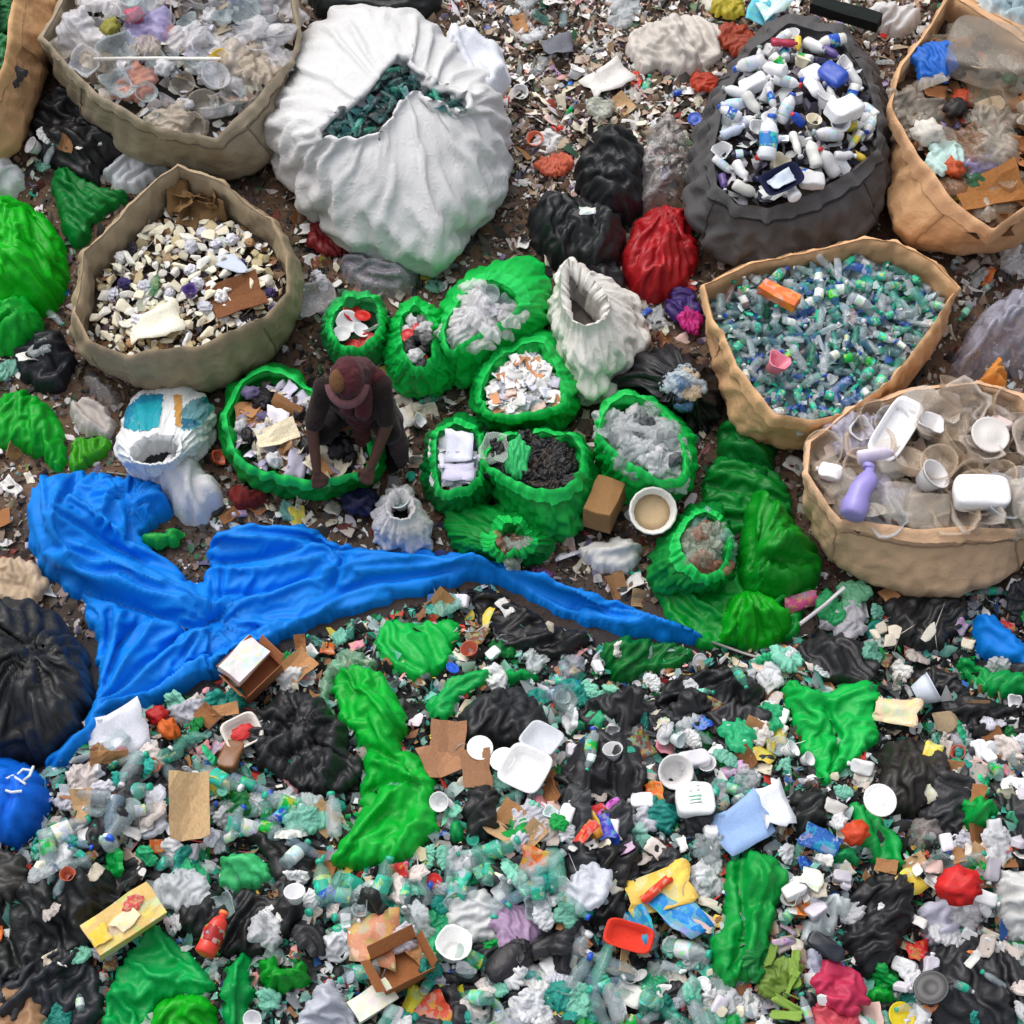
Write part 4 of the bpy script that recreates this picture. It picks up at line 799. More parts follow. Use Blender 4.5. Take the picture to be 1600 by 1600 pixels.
lump('g5', 'sheet', 'top_sheet', 716, 700, C(222, 224, 238), .1, 'large pale sheet topmost in its green bag', 'paper', .05, 1.5, .05)
lump('g5', 'sheet', 'lower_sheet', 716, 738, C(212, 208, 232), .09, 'large pale sheet at the front of its green bag', 'paper', .04, 0, .05)

# ------------------------------------------------------------------ blue tarp and blue bags
BT = C(0, 125, 222)
tarp = dome_sheet('blue_tarp', 'long bright blue tarp twisted across the middle of the litter', 'tarp',
  '36,775 66,746 96,742 140,738 215,748 262,765 274,790 270,815 218,830 250,862 300,905 318,915 328,880 318,850 345,830 400,822 490,822 525,847 600,855 745,867 830,893 950,935 1060,976 1118,1005 1050,1002 930,982 868,965 800,922 740,905 640,932 500,972 380,1042 280,1082 178,1128 96,1208 62,1200 140,1122 152,1060 142,990 132,938 84,922 46,872',
  .065, 'tarp', BT, .0115, .13, .022, 4.0, ang=-8, an=.3, fine=.4, slack=(.03, .3), it=110, teth=.075, ch=1, lift=.3, pw=.7, z0=.02, edge=.05, knots=[(205, 800, .05, 4, .16), (335, 975, .04, 6, .25)],
  folds=[('150,1100 170,1030 190,975', .05, .03), ('155,1105 215,1020 240,985', .055, .03), ('160,1110 270,1030 330,990', .05, .035), ('170,1112 330,1040 440,985', .05, .035), ('60,1190 130,1120 150,1090', .04, .03),
         ('152,1102 190,1010 215,978', -.05, .018), ('156,1108 245,1025 290,985', -.05, .018), ('165,1112 310,1035 400,985', -.05, .018), ('152,1100 162,1020 170,975', -.04, .014), ('175,1114 380,1030 520,955', .05, .02), ('330,880 420,880 500,860 560,862', -.05, .016), ('345,845 420,838 490,838', .05, .02), ('100,900 180,900 260,930', .06, .03), ('90,830 150,850 230,890', -.05, .02), ('120,800 190,850 260,880', .05, .025), ('560,905 660,895 740,888', .04, .02), ('540,860 640,868 740,880', -.04, .02), ('800,890 900,938 1000,975 1105,1003', .05, .018), ('100,800 90,860 130,915 200,935 290,955', .1, .08), ('140,880 240,910 330,960', .07, .05), ('130,930 220,955 300,985 345,970', -.1, .03), ('190,770 170,830 210,870', .06, .045), ('240,770 200,800 195,840', .05, .035), ('70,760 80,820', .05, .04), ('120,760 105,810', -.05, .02),
         ('335,850 440,860 520,870', .06, .035), ('330,900 420,905 500,890', .055, .03), ('340,935 420,930 500,910', -.06, .022), ('345,960 430,945 520,900 640,885', .05, .04), ('500,850 540,880 520,920', -.06, .025), ('560,880 680,880 760,890', .05, .05), ('530,930 640,905 740,892', -.04, .02),
         ('740,890 850,915 960,950 1110,1003', .06, .04), ('760,885 840,930 900,955', -.05, .022), ('900,950 1000,965 1100,1002', -.05, .02), ('940,975 1020,985 1100,1003', .04, .025)],
  humps=[(110, 840, .17, .2), (175, 800, .1, .1), (245, 795, .12, .1), (90, 770, .08, .08), (430, 880, .07, .3), (200, 920, .08, .12)])
obj('tarp_rope', tube_mesh('tarp_rope', [Wv(1112, 1003, .08), Wv(1160, 1020, .07), Wv(1210, 1035, .06), Wv(1262, 1055, .05)], .008, 'plastic'), tarp, C(160, 158, 155))
ball = dome_sheet('blue_bag', 'round blue bag tied with white string at the left edge', 'bag', '-60,1200 -20,1172 30,1175 68,1200 75,1240 66,1285 30,1312 -20,1315 -60,1290', .3, 'tarp', C(0, 98, 208), .018, .3, .02, 4, knots=[(28, 1208, .05, 5, .25)])
for a, b, c_ in (((0, 1222), (20, 1212), (40, 1225)), ((22, 1216), (36, 1202), (52, 1204)), ((34, 1222), (46, 1212), (52, 1198)), ((0, 1232), (18, 1238), (34, 1236))):
    obj('string', tube_mesh('string', [Wv(*a, .31), Wv(*b, .35), Wv(*c_, .31)], .008, 'plastic', 6), ball, C(205, 215, 225))
dome_sheet('blue_film', 'blue film piece lying above the green bag at the right edge', 'plastic film', '1516,962 1546,955 1580,985 1612,1012 1615,1045 1560,1035 1520,1015', .1, 'tarp', BT, .015, .1, .03, 5)

# ------------------------------------------------------------------ lying green bags
def lying(label, o, h, col=GN2, m='bag_film', name='green_bag', cat='bag', **k):
    d = dict(res=.0125, er=.2, pw=.9, wr=.03, wf=5.5, z0=.05, edge=.1); d.update(k)
    if m == 'bag_film' and 'er' not in k and 'knots' not in k: h *= .5; d['z0'] = k.get('z0', .05); d['edge'] = .06; d['slack'] = (.05, .26); d['teth'] = .045
    return dome_sheet(name, label, cat, o, h, m, col, **d)
BG = C(0, 190, 10)
lying('bulging bright green bag at the left edge above the black bags', '-40,312 20,305 62,312 98,368 107,430 72,472 10,482 -40,480', .34, C(0, 188, 20), er=.3, knots=[(30, 310, .04, 6, .3)])
lying('dark green bag tucked between the bulging green bag and the beige sack', '72,272 108,254 150,285 205,292 190,312 150,332 128,384 98,372 88,320', .14, C(0, 130, 50))
lying('knotted bright green bag at the left edge above a black bag', '-20,470 40,455 66,480 60,520 30,548 -20,545', .2, C(0, 180, 50), knots=[(40, 490, .06, 4, .2)])
lying('smooth green bag at the left edge under the black bags', '-20,622 30,600 80,625 106,682 92,738 50,702 -20,690', .2, C(0, 172, 40))
lying('yellowish green bag beside the smooth green bag at left', '106,680 150,676 182,682 152,716 100,737', .12, C(60, 165, 20))
lying('big tied green bag below the tan sack of clear containers', '1158,792 1180,750 1228,788 1282,842 1292,892 1242,934 1170,928 1146,884', .36, C(0, 150, 30), er=.28, wr=.05, knots=[(1168, 905, .09, 5, .5)])
lying('glossy bright green bag below the big tied green bag', '1118,960 1140,918 1172,912 1210,930 1242,952 1236,992 1190,1007 1122,1000', .22, C(0, 175, 20), er=.2, knots=[(1165, 915, .06, 5, .35)])
lying('green film lying under the thin green bag and the big tied green bag', '1015,885 1080,880 1150,870 1290,885 1262,950 1240,1000 1110,1012 1060,985 1030,940', .07, C(0, 160, 52), folds=[('1030,900 1100,950 1150,990', .04, .03), ('1270,900 1200,960 1150,1000', .04, .03)])
lying('dull green film between the big tied green bag and the tan sack of small bottles', '1085,765 1120,700 1215,722 1250,800 1200,830 1120,830', .1, C(0, 140, 48))
lying('dark green bag standing behind the big tied green bag', '1122,648 1192,658 1224,712 1190,764 1140,742 1118,690', .22, C(0, 120, 45), wr=.05)
lying('flat bright green bag just under the blue tarp', '580,986 606,964 660,970 722,965 716,992 696,1042 660,1064 610,1046 586,1012', .08, C(0, 195, 75), wr=.02)
lying('large bright green bag twisted in the middle of the foreground heap', '512,1060 540,1030 590,1040 622,1075 642,1132 622,1166 660,1175 682,1202 680,1250 692,1300 662,1312 640,1346 572,1352 503,1356 560,1270 558,1218 572,1166 530,1128', .17, C(0, 190, 55), wr=.035, folds=[('560,1190 620,1210 670,1240', .06, .03), ('520,1350 580,1280 650,1220', .05, .03), ('570,1170 640,1200 680,1250', -.05, .025), ('560,1240 600,1225 660,1235', -.06, .02), ('540,1060 590,1110 620,1150', .05, .05)])
lying('pale translucent green film at the top of the twisted green bag', '492,1050 530,1008 572,1018 600,1040 545,1050 520,1080 524,1122 498,1090', .09, C(150, 205, 165), 'thin_film', 'green_film', 'plastic film')
lying('curved green film strip left of the round black bag', '664,1092 700,1054 800,1040 856,1050 802,1066 722,1082 702,1130 666,1122', .08, C(0, 178, 80), name='green_film', cat='plastic film')
lying('bright green bag spread like a shirt on black bags', '1214,1078 1242,1058 1300,1076 1350,1054 1382,1070 1366,1120 1378,1160 1342,1192 1306,1205 1286,1227 1266,1180 1246,1140', .13, C(0, 195, 80), wr=.03, folds=[('1300,1200 1310,1150 1290,1110', -.05, .025), ('1240,1080 1290,1100 1350,1080', .04, .04)])
lying('torn green bag below the white round lid', '1318,1246 1350,1248 1382,1282 1418,1312 1416,1362 1368,1348 1340,1312', .1, C(0, 175, 75))
lying('long rumpled green bag hanging down the right foreground', '1138,1340 1182,1318 1238,1360 1222,1410 1206,1450 1196,1520 1130,1557 1120,1510 1098,1480 1130,1440 1124,1390', .17, C(0, 165, 65), wr=.055, folds=[('1180,1330 1200,1380 1180,1440', .05, .035), ('1150,1360 1165,1420 1150,1500', -.05, .025)])
lying('wide green sheet spread at the bottom left edge', '148,1610 165,1540 200,1480 232,1436 262,1450 300,1490 332,1522 345,1545 300,1560 250,1560 230,1600 220,1640 150,1640', .12, C(0, 178, 85), folds=[('200,1500 250,1540 330,1540', .05, .03), ('240,1450 270,1500 330,1530', .05, .03), ('180,1560 215,1590 210,1620', .05, .03)])
lying('glowing bright green bag between two duller green sheets at bottom left', '228,1600 250,1556 290,1545 335,1560 345,1600 340,1640 225,1640', .16, C(0, 178, 20), folds=[('250,1600 280,1570 320,1580', .04, .03)])
lying('upright green sheet right of the glowing bright green bag', '338,1560 350,1520 372,1485 394,1484 398,1540 392,1640 340,1640', .12, C(0, 172, 80), folds=[('375,1490 368,1560 360,1620', .05, .03)])
lying('knotted green bag right of the wide green bag at bottom left', '394,1500 422,1484 440,1506 482,1488 488,1532 440,1557 408,1542', .16, C(0, 165, 40), knots=[(438, 1510, .07, 4, .2)])
lying('pale mint green bag glowing on black bags', '333,1334 372,1323 432,1345 420,1380 370,1397 338,1380', .12, C(70, 205, 125), wr=.03)
lying('boat shaped green bag at the right edge under the blue film', '1488,1010 1532,1032 1612,1052 1612,1084 1560,1088 1508,1060', .14, C(0, 165, 75))
lying('round green bag at the right beside the mint ball', '1488,1250 1520,1236 1560,1244 1566,1272 1540,1296 1502,1290', .16, C(0, 170, 70), er=.2)
lying('mint ball shaped bag at the right edge', '1570,1262 1600,1252 1620,1265 1618,1296 1582,1298', .14, C(90, 200, 155), er=.2)
lying('dark green film strip under the thin end of the blue tarp', '930,1010 985,990 1092,1008 1070,1040 1010,1052 960,1075', .08, C(0, 120, 45), name='green_film', cat='plastic film', lift=.1)
lying('mint green film strip right of the round black bag', '880,1110 930,1100 962,1108 955,1128 910,1135 884,1150', .07, C(60, 185, 130), name='green_film', cat='plastic film')
lying('green film scrap beside the blue tarp under the printed sack', '214,832 288,816 282,848 230,850', .1, C(20, 165, 60), name='green_film', cat='plastic film', z0=.1)
lying('green ball shaped bag near the bottom right corner', '1348,1545 1368,1528 1396,1535 1402,1560 1380,1576 1352,1570', .14, C(20, 180, 60), er=.15)
lying('ragged green strip under the torn green bag', '1288,1330 1330,1318 1362,1338 1340,1352 1296,1345', .06, C(40, 190, 110), name='green_film', cat='plastic film')
lying('green film scrap right of the twisted green bag', '698,1280 722,1276 730,1310 718,1325 702,1312', .06, C(10, 165, 85), name='green_film', cat='plastic film')

# ------------------------------------------------------------------ black and other tied bags
BK = C(40, 40, 43)
BLACKS = []
def bb(label, o, h, col=BK, **k):
    h = h if h > .4 else h * .62
    d = dict(m='black_film', name='bin_bag', wr=.036, slack=(.05, .2),  wf=4.6, er=.24, pw=.65); d['rag'] = .045; d.update(k); q = lying(label, o, h, col, **d); 
    if not any(w in label for w in ('round', 'smooth', 'narrow')): BLACKS.append((q, HERO.pop()))
    return q
bb('huge round charcoal bin bag at the left edge beside the blue tarp', '-80,935 0,922 70,935 122,985 138,1050 125,1108 82,1162 40,1182 -40,1178 -100,1100', .5, C(40, 41, 43), er=.5, wr=.035, wf=4, knots=[(62, 1042, .07, 5, .5)])
bb('round black bin bag left of the twisted green bag', '394,1105 440,1076 502,1082 532,1130 574,1200 552,1236 482,1243 402,1202 384,1160', .24, wr=.06, knots=[(470, 1150, .06, 6, .4)])
bb('smooth black bin bag right of the twisted green bag', '712,1112 750,1078 812,1064 862,1100 846,1150 752,1178 714,1152', .24, wr=.025)
bb('wrinkled black bin bag right of the white tray', '878,1182 930,1134 1002,1150 1022,1230 962,1262 900,1246 874,1220', .24, wr=.06)
bb('ragged black bin bag behind the red bag', '890,270 905,240 922,200 985,190 1014,240 1005,330 960,345 915,320', .36, C(34, 36, 38), wr=.05, wf=5)
bb('black bin bag heap left of the red bag', '824,322 880,290 940,318 985,330 970,405 930,420 880,408 832,386', .4, C(34, 36, 38), wr=.05, wf=5)
bb('black bag scrap under the ragged heap left of the red bag', '900,395 955,390 985,430 960,470 915,455', .16, C(32, 32, 36), wr=.05)
bb('black bag leaning under the top left sacks', '40,170 120,120 170,190 215,235 160,250 150,290 100,262 60,250', .2, C(20, 20, 24))
bb('black bin bag between the left green bags', '10,545 66,500 100,512 118,560 100,610 40,602', .24, C(26, 28, 36), wr=.06)
bb('soft black bin bag under the tan sack at right', '1372,940 1420,918 1500,924 1520,960 1490,1010 1420,1020 1388,985', .2, C(38, 38, 40), wr=.035)
bb('long black bin bag right of the tarp rope', '1236,1000 1290,980 1372,1000 1392,1055 1340,1072 1262,1058', .16, wr=.05)
bb('muddy black bin bag right of the spread green bag', '1366,1165 1420,1145 1490,1165 1496,1215 1460,1265 1410,1280 1372,1235', .22, C(36, 32, 30), wr=.04)
bb('narrow black bin bag under the spread green bag', '1232,1225 1278,1222 1300,1260 1290,1310 1246,1318 1228,1280', .18, C(28, 30, 30))
bb('large wrinkled black bag with folds in the right foreground', '1330,1372 1380,1340 1430,1370 1442,1430 1400,1510 1352,1532 1310,1480 1330,1430', .22, C(27, 27, 30), wr=.06)
bb('broad black bag at the bottom right corner', '1432,1490 1480,1450 1560,1462 1620,1520 1640,1640 1500,1640 1430,1560', .22, C(36, 37, 41), wr=.03)
bb('wrinkled black bag sprawled at the left bottom edge', '-20,1380 60,1360 150,1340 200,1390 180,1440 120,1500 60,1540 -20,1540', .2, C(25, 27, 28), wr=.07)
bb('slate black bag sheet at the lower left edge', '0,1520 60,1470 140,1480 170,1540 150,1600 60,1640 -20,1600', .16, C(36, 39, 46), wr=.05)
bb('dark grey bag under the round blue bag', '-60,1325 30,1322 52,1350 40,1400 10,1420 -60,1420', .2, C(56, 55, 52), er=.3, wr=.03)
bb('black bag curled over bottles below the mint green bag', '280,1400 330,1385 420,1395 470,1380 482,1430 440,1480 380,1500 310,1480 270,1440', .16, C(22, 23, 25), wr=.07)
bb('black bag with a bent edge right of the mint green bag', '380,1300 430,1298 470,1330 480,1372 432,1384 400,1330', .14, C(30, 30, 31))
bb('black bag standing below the brown crumpled cups', '716,1235 760,1215 790,1240 782,1300 760,1330 728,1320', .18, C(32, 32, 34), wr=.05)
bb('black bag beside the yellow and red wrapper', '905,1300 960,1320 1000,1310 1012,1360 985,1440 930,1450 900,1400', .16, C(24, 24, 26), wr=.07)
bb('jagged black bag right of the green strips under the tarp', '1030,1060 1100,1040 1190,1050 1200,1110 1150,1150 1060,1140 1010,1100', .18, C(24, 24, 26), wr=.08)
bb('flat black film behind the middle of the blue tarp', '720,930 780,918 850,960 920,985 930,1010 860,1030 760,1000', .1, C(24, 24, 26), wr=.06)
bb('black film beneath the muddy bag at right', '1440,1100 1520,1080 1600,1100 1620,1150 1540,1160 1470,1140', .14, C(24, 24, 27), wr=.07)
bb('black film along the top edge behind the white sack', '470,-40 690,-40 690,10 640,24 560,10 490,25', .2, C(34, 38, 38), wr=.03)
sack('bm', 'bin_bag', 'open black bin bag with pale scraps in its mouth', 'bag', '958,580 1000,545 1082,540 1122,580 1127,642 1092,668 1040,640 985,612', '1025,600 1060,562 1102,588 1098,626 1058,634', .34, 'black_film', C(28, 28, 32), dome=.6, fill=.06, wr=.06, rimvar=.06)
fill('bm', 16, .05, [(1, 'clearfilm', 'pale_film', 'plastic film', [(C(190, 205, 215), 2), (C(200, 175, 140), 1), (C(70, 110, 150), .7)], .05, .08, 'pale film scrap')], 'mouth of the open black bag', 'in the mouth of the open black bag')
rb = lying('round dark red tied bag between the black bags and the grey sack', '964,395 982,352 1004,322 1040,310 1084,324 1097,378 1088,420 1060,446 1030,462 988,448', .24, C(165, 22, 30), 'black_film', 'red_bag', er=.34, wr=.04, knots=[(1040, 330, .05, 5, .4)])
lying('grey translucent bag draped left of the dark grey sack', '1012,200 1040,165 1072,190 1082,250 1070,300 1030,310 1000,330 985,280', .2, C(185, 182, 182), 'thin_film', 'clear_bag', wr=.06)
lying('pale translucent bag with red dots under the white sack', '525,395 560,385 640,400 660,425 640,455 570,450 540,430', .14, C(190, 185, 200), 'thin_film', 'clear_bag', wr=.04)
lying('large translucent bag at the right edge above the orange cardboard', '1480,560 1530,480 1580,440 1640,450 1640,590 1560,560 1500,600', .3, C(205, 205, 225), 'thin_film', 'clear_bag', wr=.06, er=.3)
lying('crumpled white bag at the top between the litter and the grey sack', '970,60 1010,30 1090,15 1135,40 1125,90 1080,115 1030,100 1000,110', .14, C(222, 214, 205), 'bag_film', 'white_bag', wr=.05)
lying('white bag with dark specks at the top right by the tan sack', '1340,20 1370,0 1440,5 1445,30 1410,58 1370,40', .1, C(222, 220, 220), 'bag_film', 'white_bag', wr=.03)
lying('grey white bag crumpled beside the smooth green bag', '100,630 140,612 178,640 180,680 150,678 118,665', .16, C(205, 196, 190), 'bag_film', 'white_bag', wr=.06)
lying('pale film bag left of the printed white sack', '120,580 170,585 195,620 180,640 140,610', .12, C(170, 165, 165), 'thin_film', 'clear_bag', wr=.05)
lying('white film draped below the grey beige sack', '150,265 195,230 240,232 272,252 230,285 190,298', .1, C(222, 226, 232), 'bag_film', 'white_film', 'plastic film')
lying('white sack corner at the left edge above the bulging green bag', '-20,240 10,232 34,255 36,280 10,305 -20,305', .16, C(225, 228, 232), 'white_woven', 'white_bag')
lying('large white bag at the bottom edge right of the wide green bag', '450,1590 490,1540 520,1510 535,1540 560,1580 570,1640 440,1640', .16, C(205, 208, 220), 'bag_film', 'white_bag', wr=.05)
lying('white bag sprawled left of the red wad at right', '1430,1420 1470,1390 1500,1410 1520,1440 1480,1500 1455,1480', .14, C(215, 215, 232), 'bag_film', 'white_bag', wr=.05)
lying('bulky white bag at the right edge below the green scraps', '1548,1370 1590,1350 1640,1360 1640,1480 1580,1470 1560,1420', .2, C(225, 226, 224), 'bag_film', 'white_bag', wr=.05)
lying('white and teal carton bag left of the large wrinkled black bag', '1262,1420 1300,1385 1335,1400 1335,1430 1305,1460 1262,1475 1240,1465', .1, C(225, 235, 236), 'bag_film', 'white_bag', wr=.04)
lying('lavender white bag below the navy pouch', '1256,1475 1285,1480 1300,1510 1290,1545 1262,1535', .1, C(205, 208, 230), 'bag_film', 'white_bag', wr=.03)
lying('grey translucent bag right of the torn green bag', '1418,1270 1470,1260 1482,1300 1450,1330 1420,1322', .14, C(180, 170, 165), 'thin_film', 'clear_bag', wr=.03)
lying('crumpled white bag under the wooden block', '900,850 930,838 960,830 1000,840 1008,880 960,895 920,878', .14, C(210, 208, 204), 'paper', 'white_bag', wr=.05)
lying('pale grey film below the green strips under the tarp', '862,1030 900,1012 925,1035 905,1060 875,1055', .12, C(190, 195, 208), 'thin_film', 'clear_bag', wr=.03)
lying('tan folded cardboard corner beyond the sack of clear containers', '1522,598 1556,548 1572,560 1584,612 1550,600', .12, C(205, 135, 65), 'card', 'cardboard_flap', 'cardboard', z0=.28, edge=.06, wr=.01)
lying('flat dark red cloth beside the printed white sack', '345,765 380,750 420,762 412,785 360,795', .05, C(115, 38, 34), 'cloth', 'red_cloth', 'cloth')

# ------------------------------------------------------------------ the person bent over the green bag
def bodymesh(name, caps, m, vox, disp=0, ell=()):
    VV, FF = [], []
    def add(mat_, u=14, v=9):
        b = len(VV); VV.append(mat_ @ Vector((0, 0, 1))); VV.append(mat_ @ Vector((0, 0, -1)))
        for i in range(1, v):
            for k in range(u): VV.append(mat_ @ Vector((math.sin(math.pi * i / v) * math.cos(2 * math.pi * k / u), math.sin(math.pi * i / v) * math.sin(2 * math.pi * k / u), math.cos(math.pi * i / v))))
        o_ = b + 2
        for k in range(u):
            FF.append((b, o_ + k, o_ + (k + 1) % u)); q = o_ + (v - 2) * u; FF.append((b + 1, q + (k + 1) % u, q + k))
            for i in range(v - 2): FF.append((o_ + i * u + k, o_ + (i + 1) * u + k, o_ + (i + 1) * u + (k + 1) % u, o_ + i * u + (k + 1) % u))
    for p, q, r1, r2 in caps:
        p, q = Vector(p), Vector(q); n_ = max(2, int((q - p).length / (min(r1, r2) * .35)) + 1)
        n_ = min(n_, 26)
        for i in range(n_ + 1):
            t = i / n_; add(Matrix.Translation(p.lerp(q, t)) @ Matrix.Scale(r1 * (1 - t) + r2 * t, 4), 12, 8)
    for c, s, rt in ell: add(Matrix.Translation(Vector(c)) @ rt @ Matrix.Diagonal((*s, 1)))
    me = mesh(name, VV, FF, m)
    o = bpy.data.objects.new(name, me); COL.objects.link(o)
    r_ = o.modifiers.new('r', 'REMESH'); r_.mode = 'VOXEL'; r_.voxel_size = vox; r_.use_smooth_shade = True
    s_ = o.modifiers.new('s', 'SMOOTH'); s_.factor = .5; s_.iterations = 4
    if disp:
        tx = bpy.data.textures.new(name, 'CLOUDS'); tx.noise_scale = .07; tx.noise_depth = 2
        d_ = o.modifiers.new('d', 'DISPLACE'); d_.texture = tx; d_.strength = disp; d_.mid_level = .5; d_.texture_coords = 'GLOBAL'
    dg = bpy.context.evaluated_depsgraph_get(); me2 = bpy.data.meshes.new_from_object(o.evaluated_get(dg)); me2.name = name
    o.modifiers.clear(); o.data = me2; me2.polygons.foreach_set('use_smooth', [True] * len(me2.polygons)); return o
gz = SACK['g8']['g']; rimz = SACK['g8']['zr']
hl = Vector(P(np.float64(497), np.float64(752), rimz + .015)); hr = Vector(P(np.float64(574), np.float64(746), rimz + .02))
hd = Vector(P(np.float64(543), np.float64(598), gz + 1.02))
hx, hy = hd.x, hd.y; Z = lambda z: gz + z
v3 = lambda x, y, z: Vector((hx + x, hy + y, gz + z))
neck = v3(.01, .09, .86); chest = v3(.01, .16, .70); belly = v3(.01, .24, .48); pel = v3(.01, .3, .34)
shL, shR = v3(-.15, .10, .79), v3(.17, .11, .80)
elL = shL.lerp(hl, .5) + Vector((-.05, .03, .02)); elR = shR.lerp(hr, .5) + Vector((.07, .04, .02))
wrL = elL.lerp(hl, .80); wrR = elR.lerp(hr, .80)
hipL, hipR = v3(-.09, .28, .32), v3(.11, .28, .32)
knL, knR = v3(-.19, .0, .48), v3(.2, .0, .48); anL, anR = v3(-.16, .2, .08), v3(.18, .2, .08); toL, toR = v3(-.17, .06, .035), v3(.2, .06, .035)
caps = [(neck, hd + Vector((0, .02, -.05)), .055, .055), (neck, chest, .08, .13), (chest, belly, .14, .135), (belly, pel, .135, .15),
        (shL, shR, .06, .06), (shL, elL, .05, .04), (elL, wrL, .039, .027), (shR, elR, .05, .04), (elR, wrR, .039, .027),
        (hipL, knL, .085, .06), (hipR, knR, .085, .06), (knL, anL, .058, .038), (knR, anR, .058, .038), (anL, toL, .035, .028), (anR, toR, .035, .028)]
def hand(wr, palm, sgn):
    d = (palm - wr).normalized(); side = Vector((1, 0, 0)); side = (side - d * side.dot(d)).normalized(); dn = d.cross(side).normalized()
    if dn.z > 0: dn = -dn
    L = (palm - wr).length; out_ = []
    for k, (o_, ln) in enumerate(((-.030, .058), (-.010, .07), (.011, .066), (.031, .05))):
        a = palm + side * o_ * .9 - d * .012; b = palm + side * o_ * 1.05 + d * ln * .5 ; c = b + d * ln * .25 + dn * ln * .5; e = c - d * ln * .12 + dn * ln * .4
        out_ += [(wr.lerp(a, .3), a, .017, .014), (a, b, .0105, .0095), (b, c, .0095, .0085), (c, e, .0085, .0075)]
    t0 = wr.lerp(palm, .35) + side * sgn * .024; t1 = t0 + side * sgn * .03 + d * .03 + dn * .008; t2 = t1 + d * .032 + dn * .02 - side * sgn * .006
    return out_ + [(t0, t1, .013, .011), (t1, t2, .011, .009)]
caps += hand(wrL, hl, 1) + hand(wrR, hr, -1)
tl = Matrix.Rotation(math.radians(28), 4, 'X')      # head bowed towards the bag
hp = lambda x, y, z: hd + (tl @ Vector((x, y, z)).to_4d()).to_3d() if False else hd + tl.to_3x3() @ Vector((x, y, z))
ell = [(hp(0, .01, .01), (.078, .098, .105), tl), (hp(0, -.03, -.05), (.058, .062, .068), tl), (hp(0, -.062, -.1), (.03, .03, .025), tl), (hp(0, -.098, -.03), (.014, .024, .026), tl), (hp(0, -.088, .02), (.06, .016, .014), tl), (hp(-.03, -.082, -.035), (.024, .02, .02), tl), (hp(.03, -.082, -.035), (.024, .02, .02), tl), (hp(0, -.088, -.072), (.026, .014, .011), tl)]
person = bodymesh('person', caps, 'skin', .006, 0, ell); person.color = C(92, 58, 46, .72)
tag(person, 'crouching person in a dark shirt and maroon head wrap reaching into a green bag', 'person')
for s in (-1, 1):
    obj('eye', K['foam'][0][0][0] and ball_mesh('eye', 1, 'plastic', 0, 1, 2, (1, .6, .7)), person, C(40, 30, 28), hp(s * .03, -.094, -.008), None, .012)
def garment(name, caps, m, col, vox=.01, disp=.015, ell=()):
    o = bodymesh(name, caps, m, vox, disp, ell); o.parent = person; o.color = col; return o
slL, slR = shL.lerp(elL, .82), shR.lerp(elR, .82)
garment('shirt', [(chest + Vector((0, -.01, .08)), chest, .115, .16), (chest, belly, .165, .165), (belly, pel, .165, .18), (shL, shR, .07, .07), (shL, slL, .062, .06), (shR, slR, .062, .06)], 'cloth', C(44, 32, 30, .72))
garment('trousers', [(pel, hipL, .15, .1), (pel, hipR, .15, .1), (hipL, knL, .1, .075), (hipR, knR, .1, .075), (knL, anL.lerp(knL, .2), .072, .055), (knR, anR.lerp(knR, .2), .072, .055)], 'cloth', C(36, 24, 25, .72))
garment('shoes', [(anL + Vector((0, 0, -.03)), toL + Vector((0, -.03, 0)), .045, .04), (anR + Vector((0, 0, -.03)), toR + Vector((0, -.03, 0)), .045, .04)], 'cloth', C(30, 26, 26))
garment('head_wrap', [(hp(.0, .06, -.02), neck + Vector((.05, .08, 0)), .09, .085), (neck + Vector((.02, .06, -.02)), neck + Vector((.13, .06, -.02)), .08, .06), (neck + Vector((.06, -.02, -.02)), chest + Vector((.06, -.16, .02)), .055, .05)], 'cloth', C(92, 42, 48, .72), .008, .032, [(hp(0, .02, .035), (.096, .116, .098), tl)])
garment('apron', [(chest + Vector((-.04, -.13, .03)), belly + Vector((-.0, -.15, .02)), .05, .06), (chest + Vector((.06, -.13, .03)), belly + Vector((.06, -.14, .02)), .05, .06), (belly + Vector((.03, -.15, .02)), belly + Vector((.03, -.2, -.14)), .07, .05)], 'cloth', C(88, 40, 42, .72), .008, .045)
# the stiff pink peak of the wrap
n = 22; V = []; F = []
for k in range(n):
    a = math.radians(-85 + 170 * k / (n - 1)); 
    for r_, z in ((.088, .045), (.11, .038), (.13, .022), (.128, .014), (.108, .03), (.086, .036)):
        V.append(hp(r_ * math.sin(a) * .95, -r_ * math.cos(a) * (1.12), z))
F = grid_faces(n, 6); F = [f for f in F]
pk = mesh('cap_peak', V, [tuple(f) for f in F], 'cloth'); obj('cap_peak', pk, person, C(145, 98, 102, .72))
garment('head_band', [], 'cloth', C(118, 84, 52, .72), .008, .01, [(hp(-.045, .0, .105), (.05, .07, .035), tl)])
sc = [shR + Vector((.0, .08, -.3)), shR + Vector((.04, .02, -.42)), shR + Vector((.07, -.04, -.6)), shR + Vector((.08, -.08, -.72))]
garment('skirt_cloth', [(sc[0], sc[1], .06, .065), (sc[1], sc[2], .065, .06), (sc[2], sc[3], .06, .045)], 'cloth', C(88, 70, 74, .72), .01, .04)

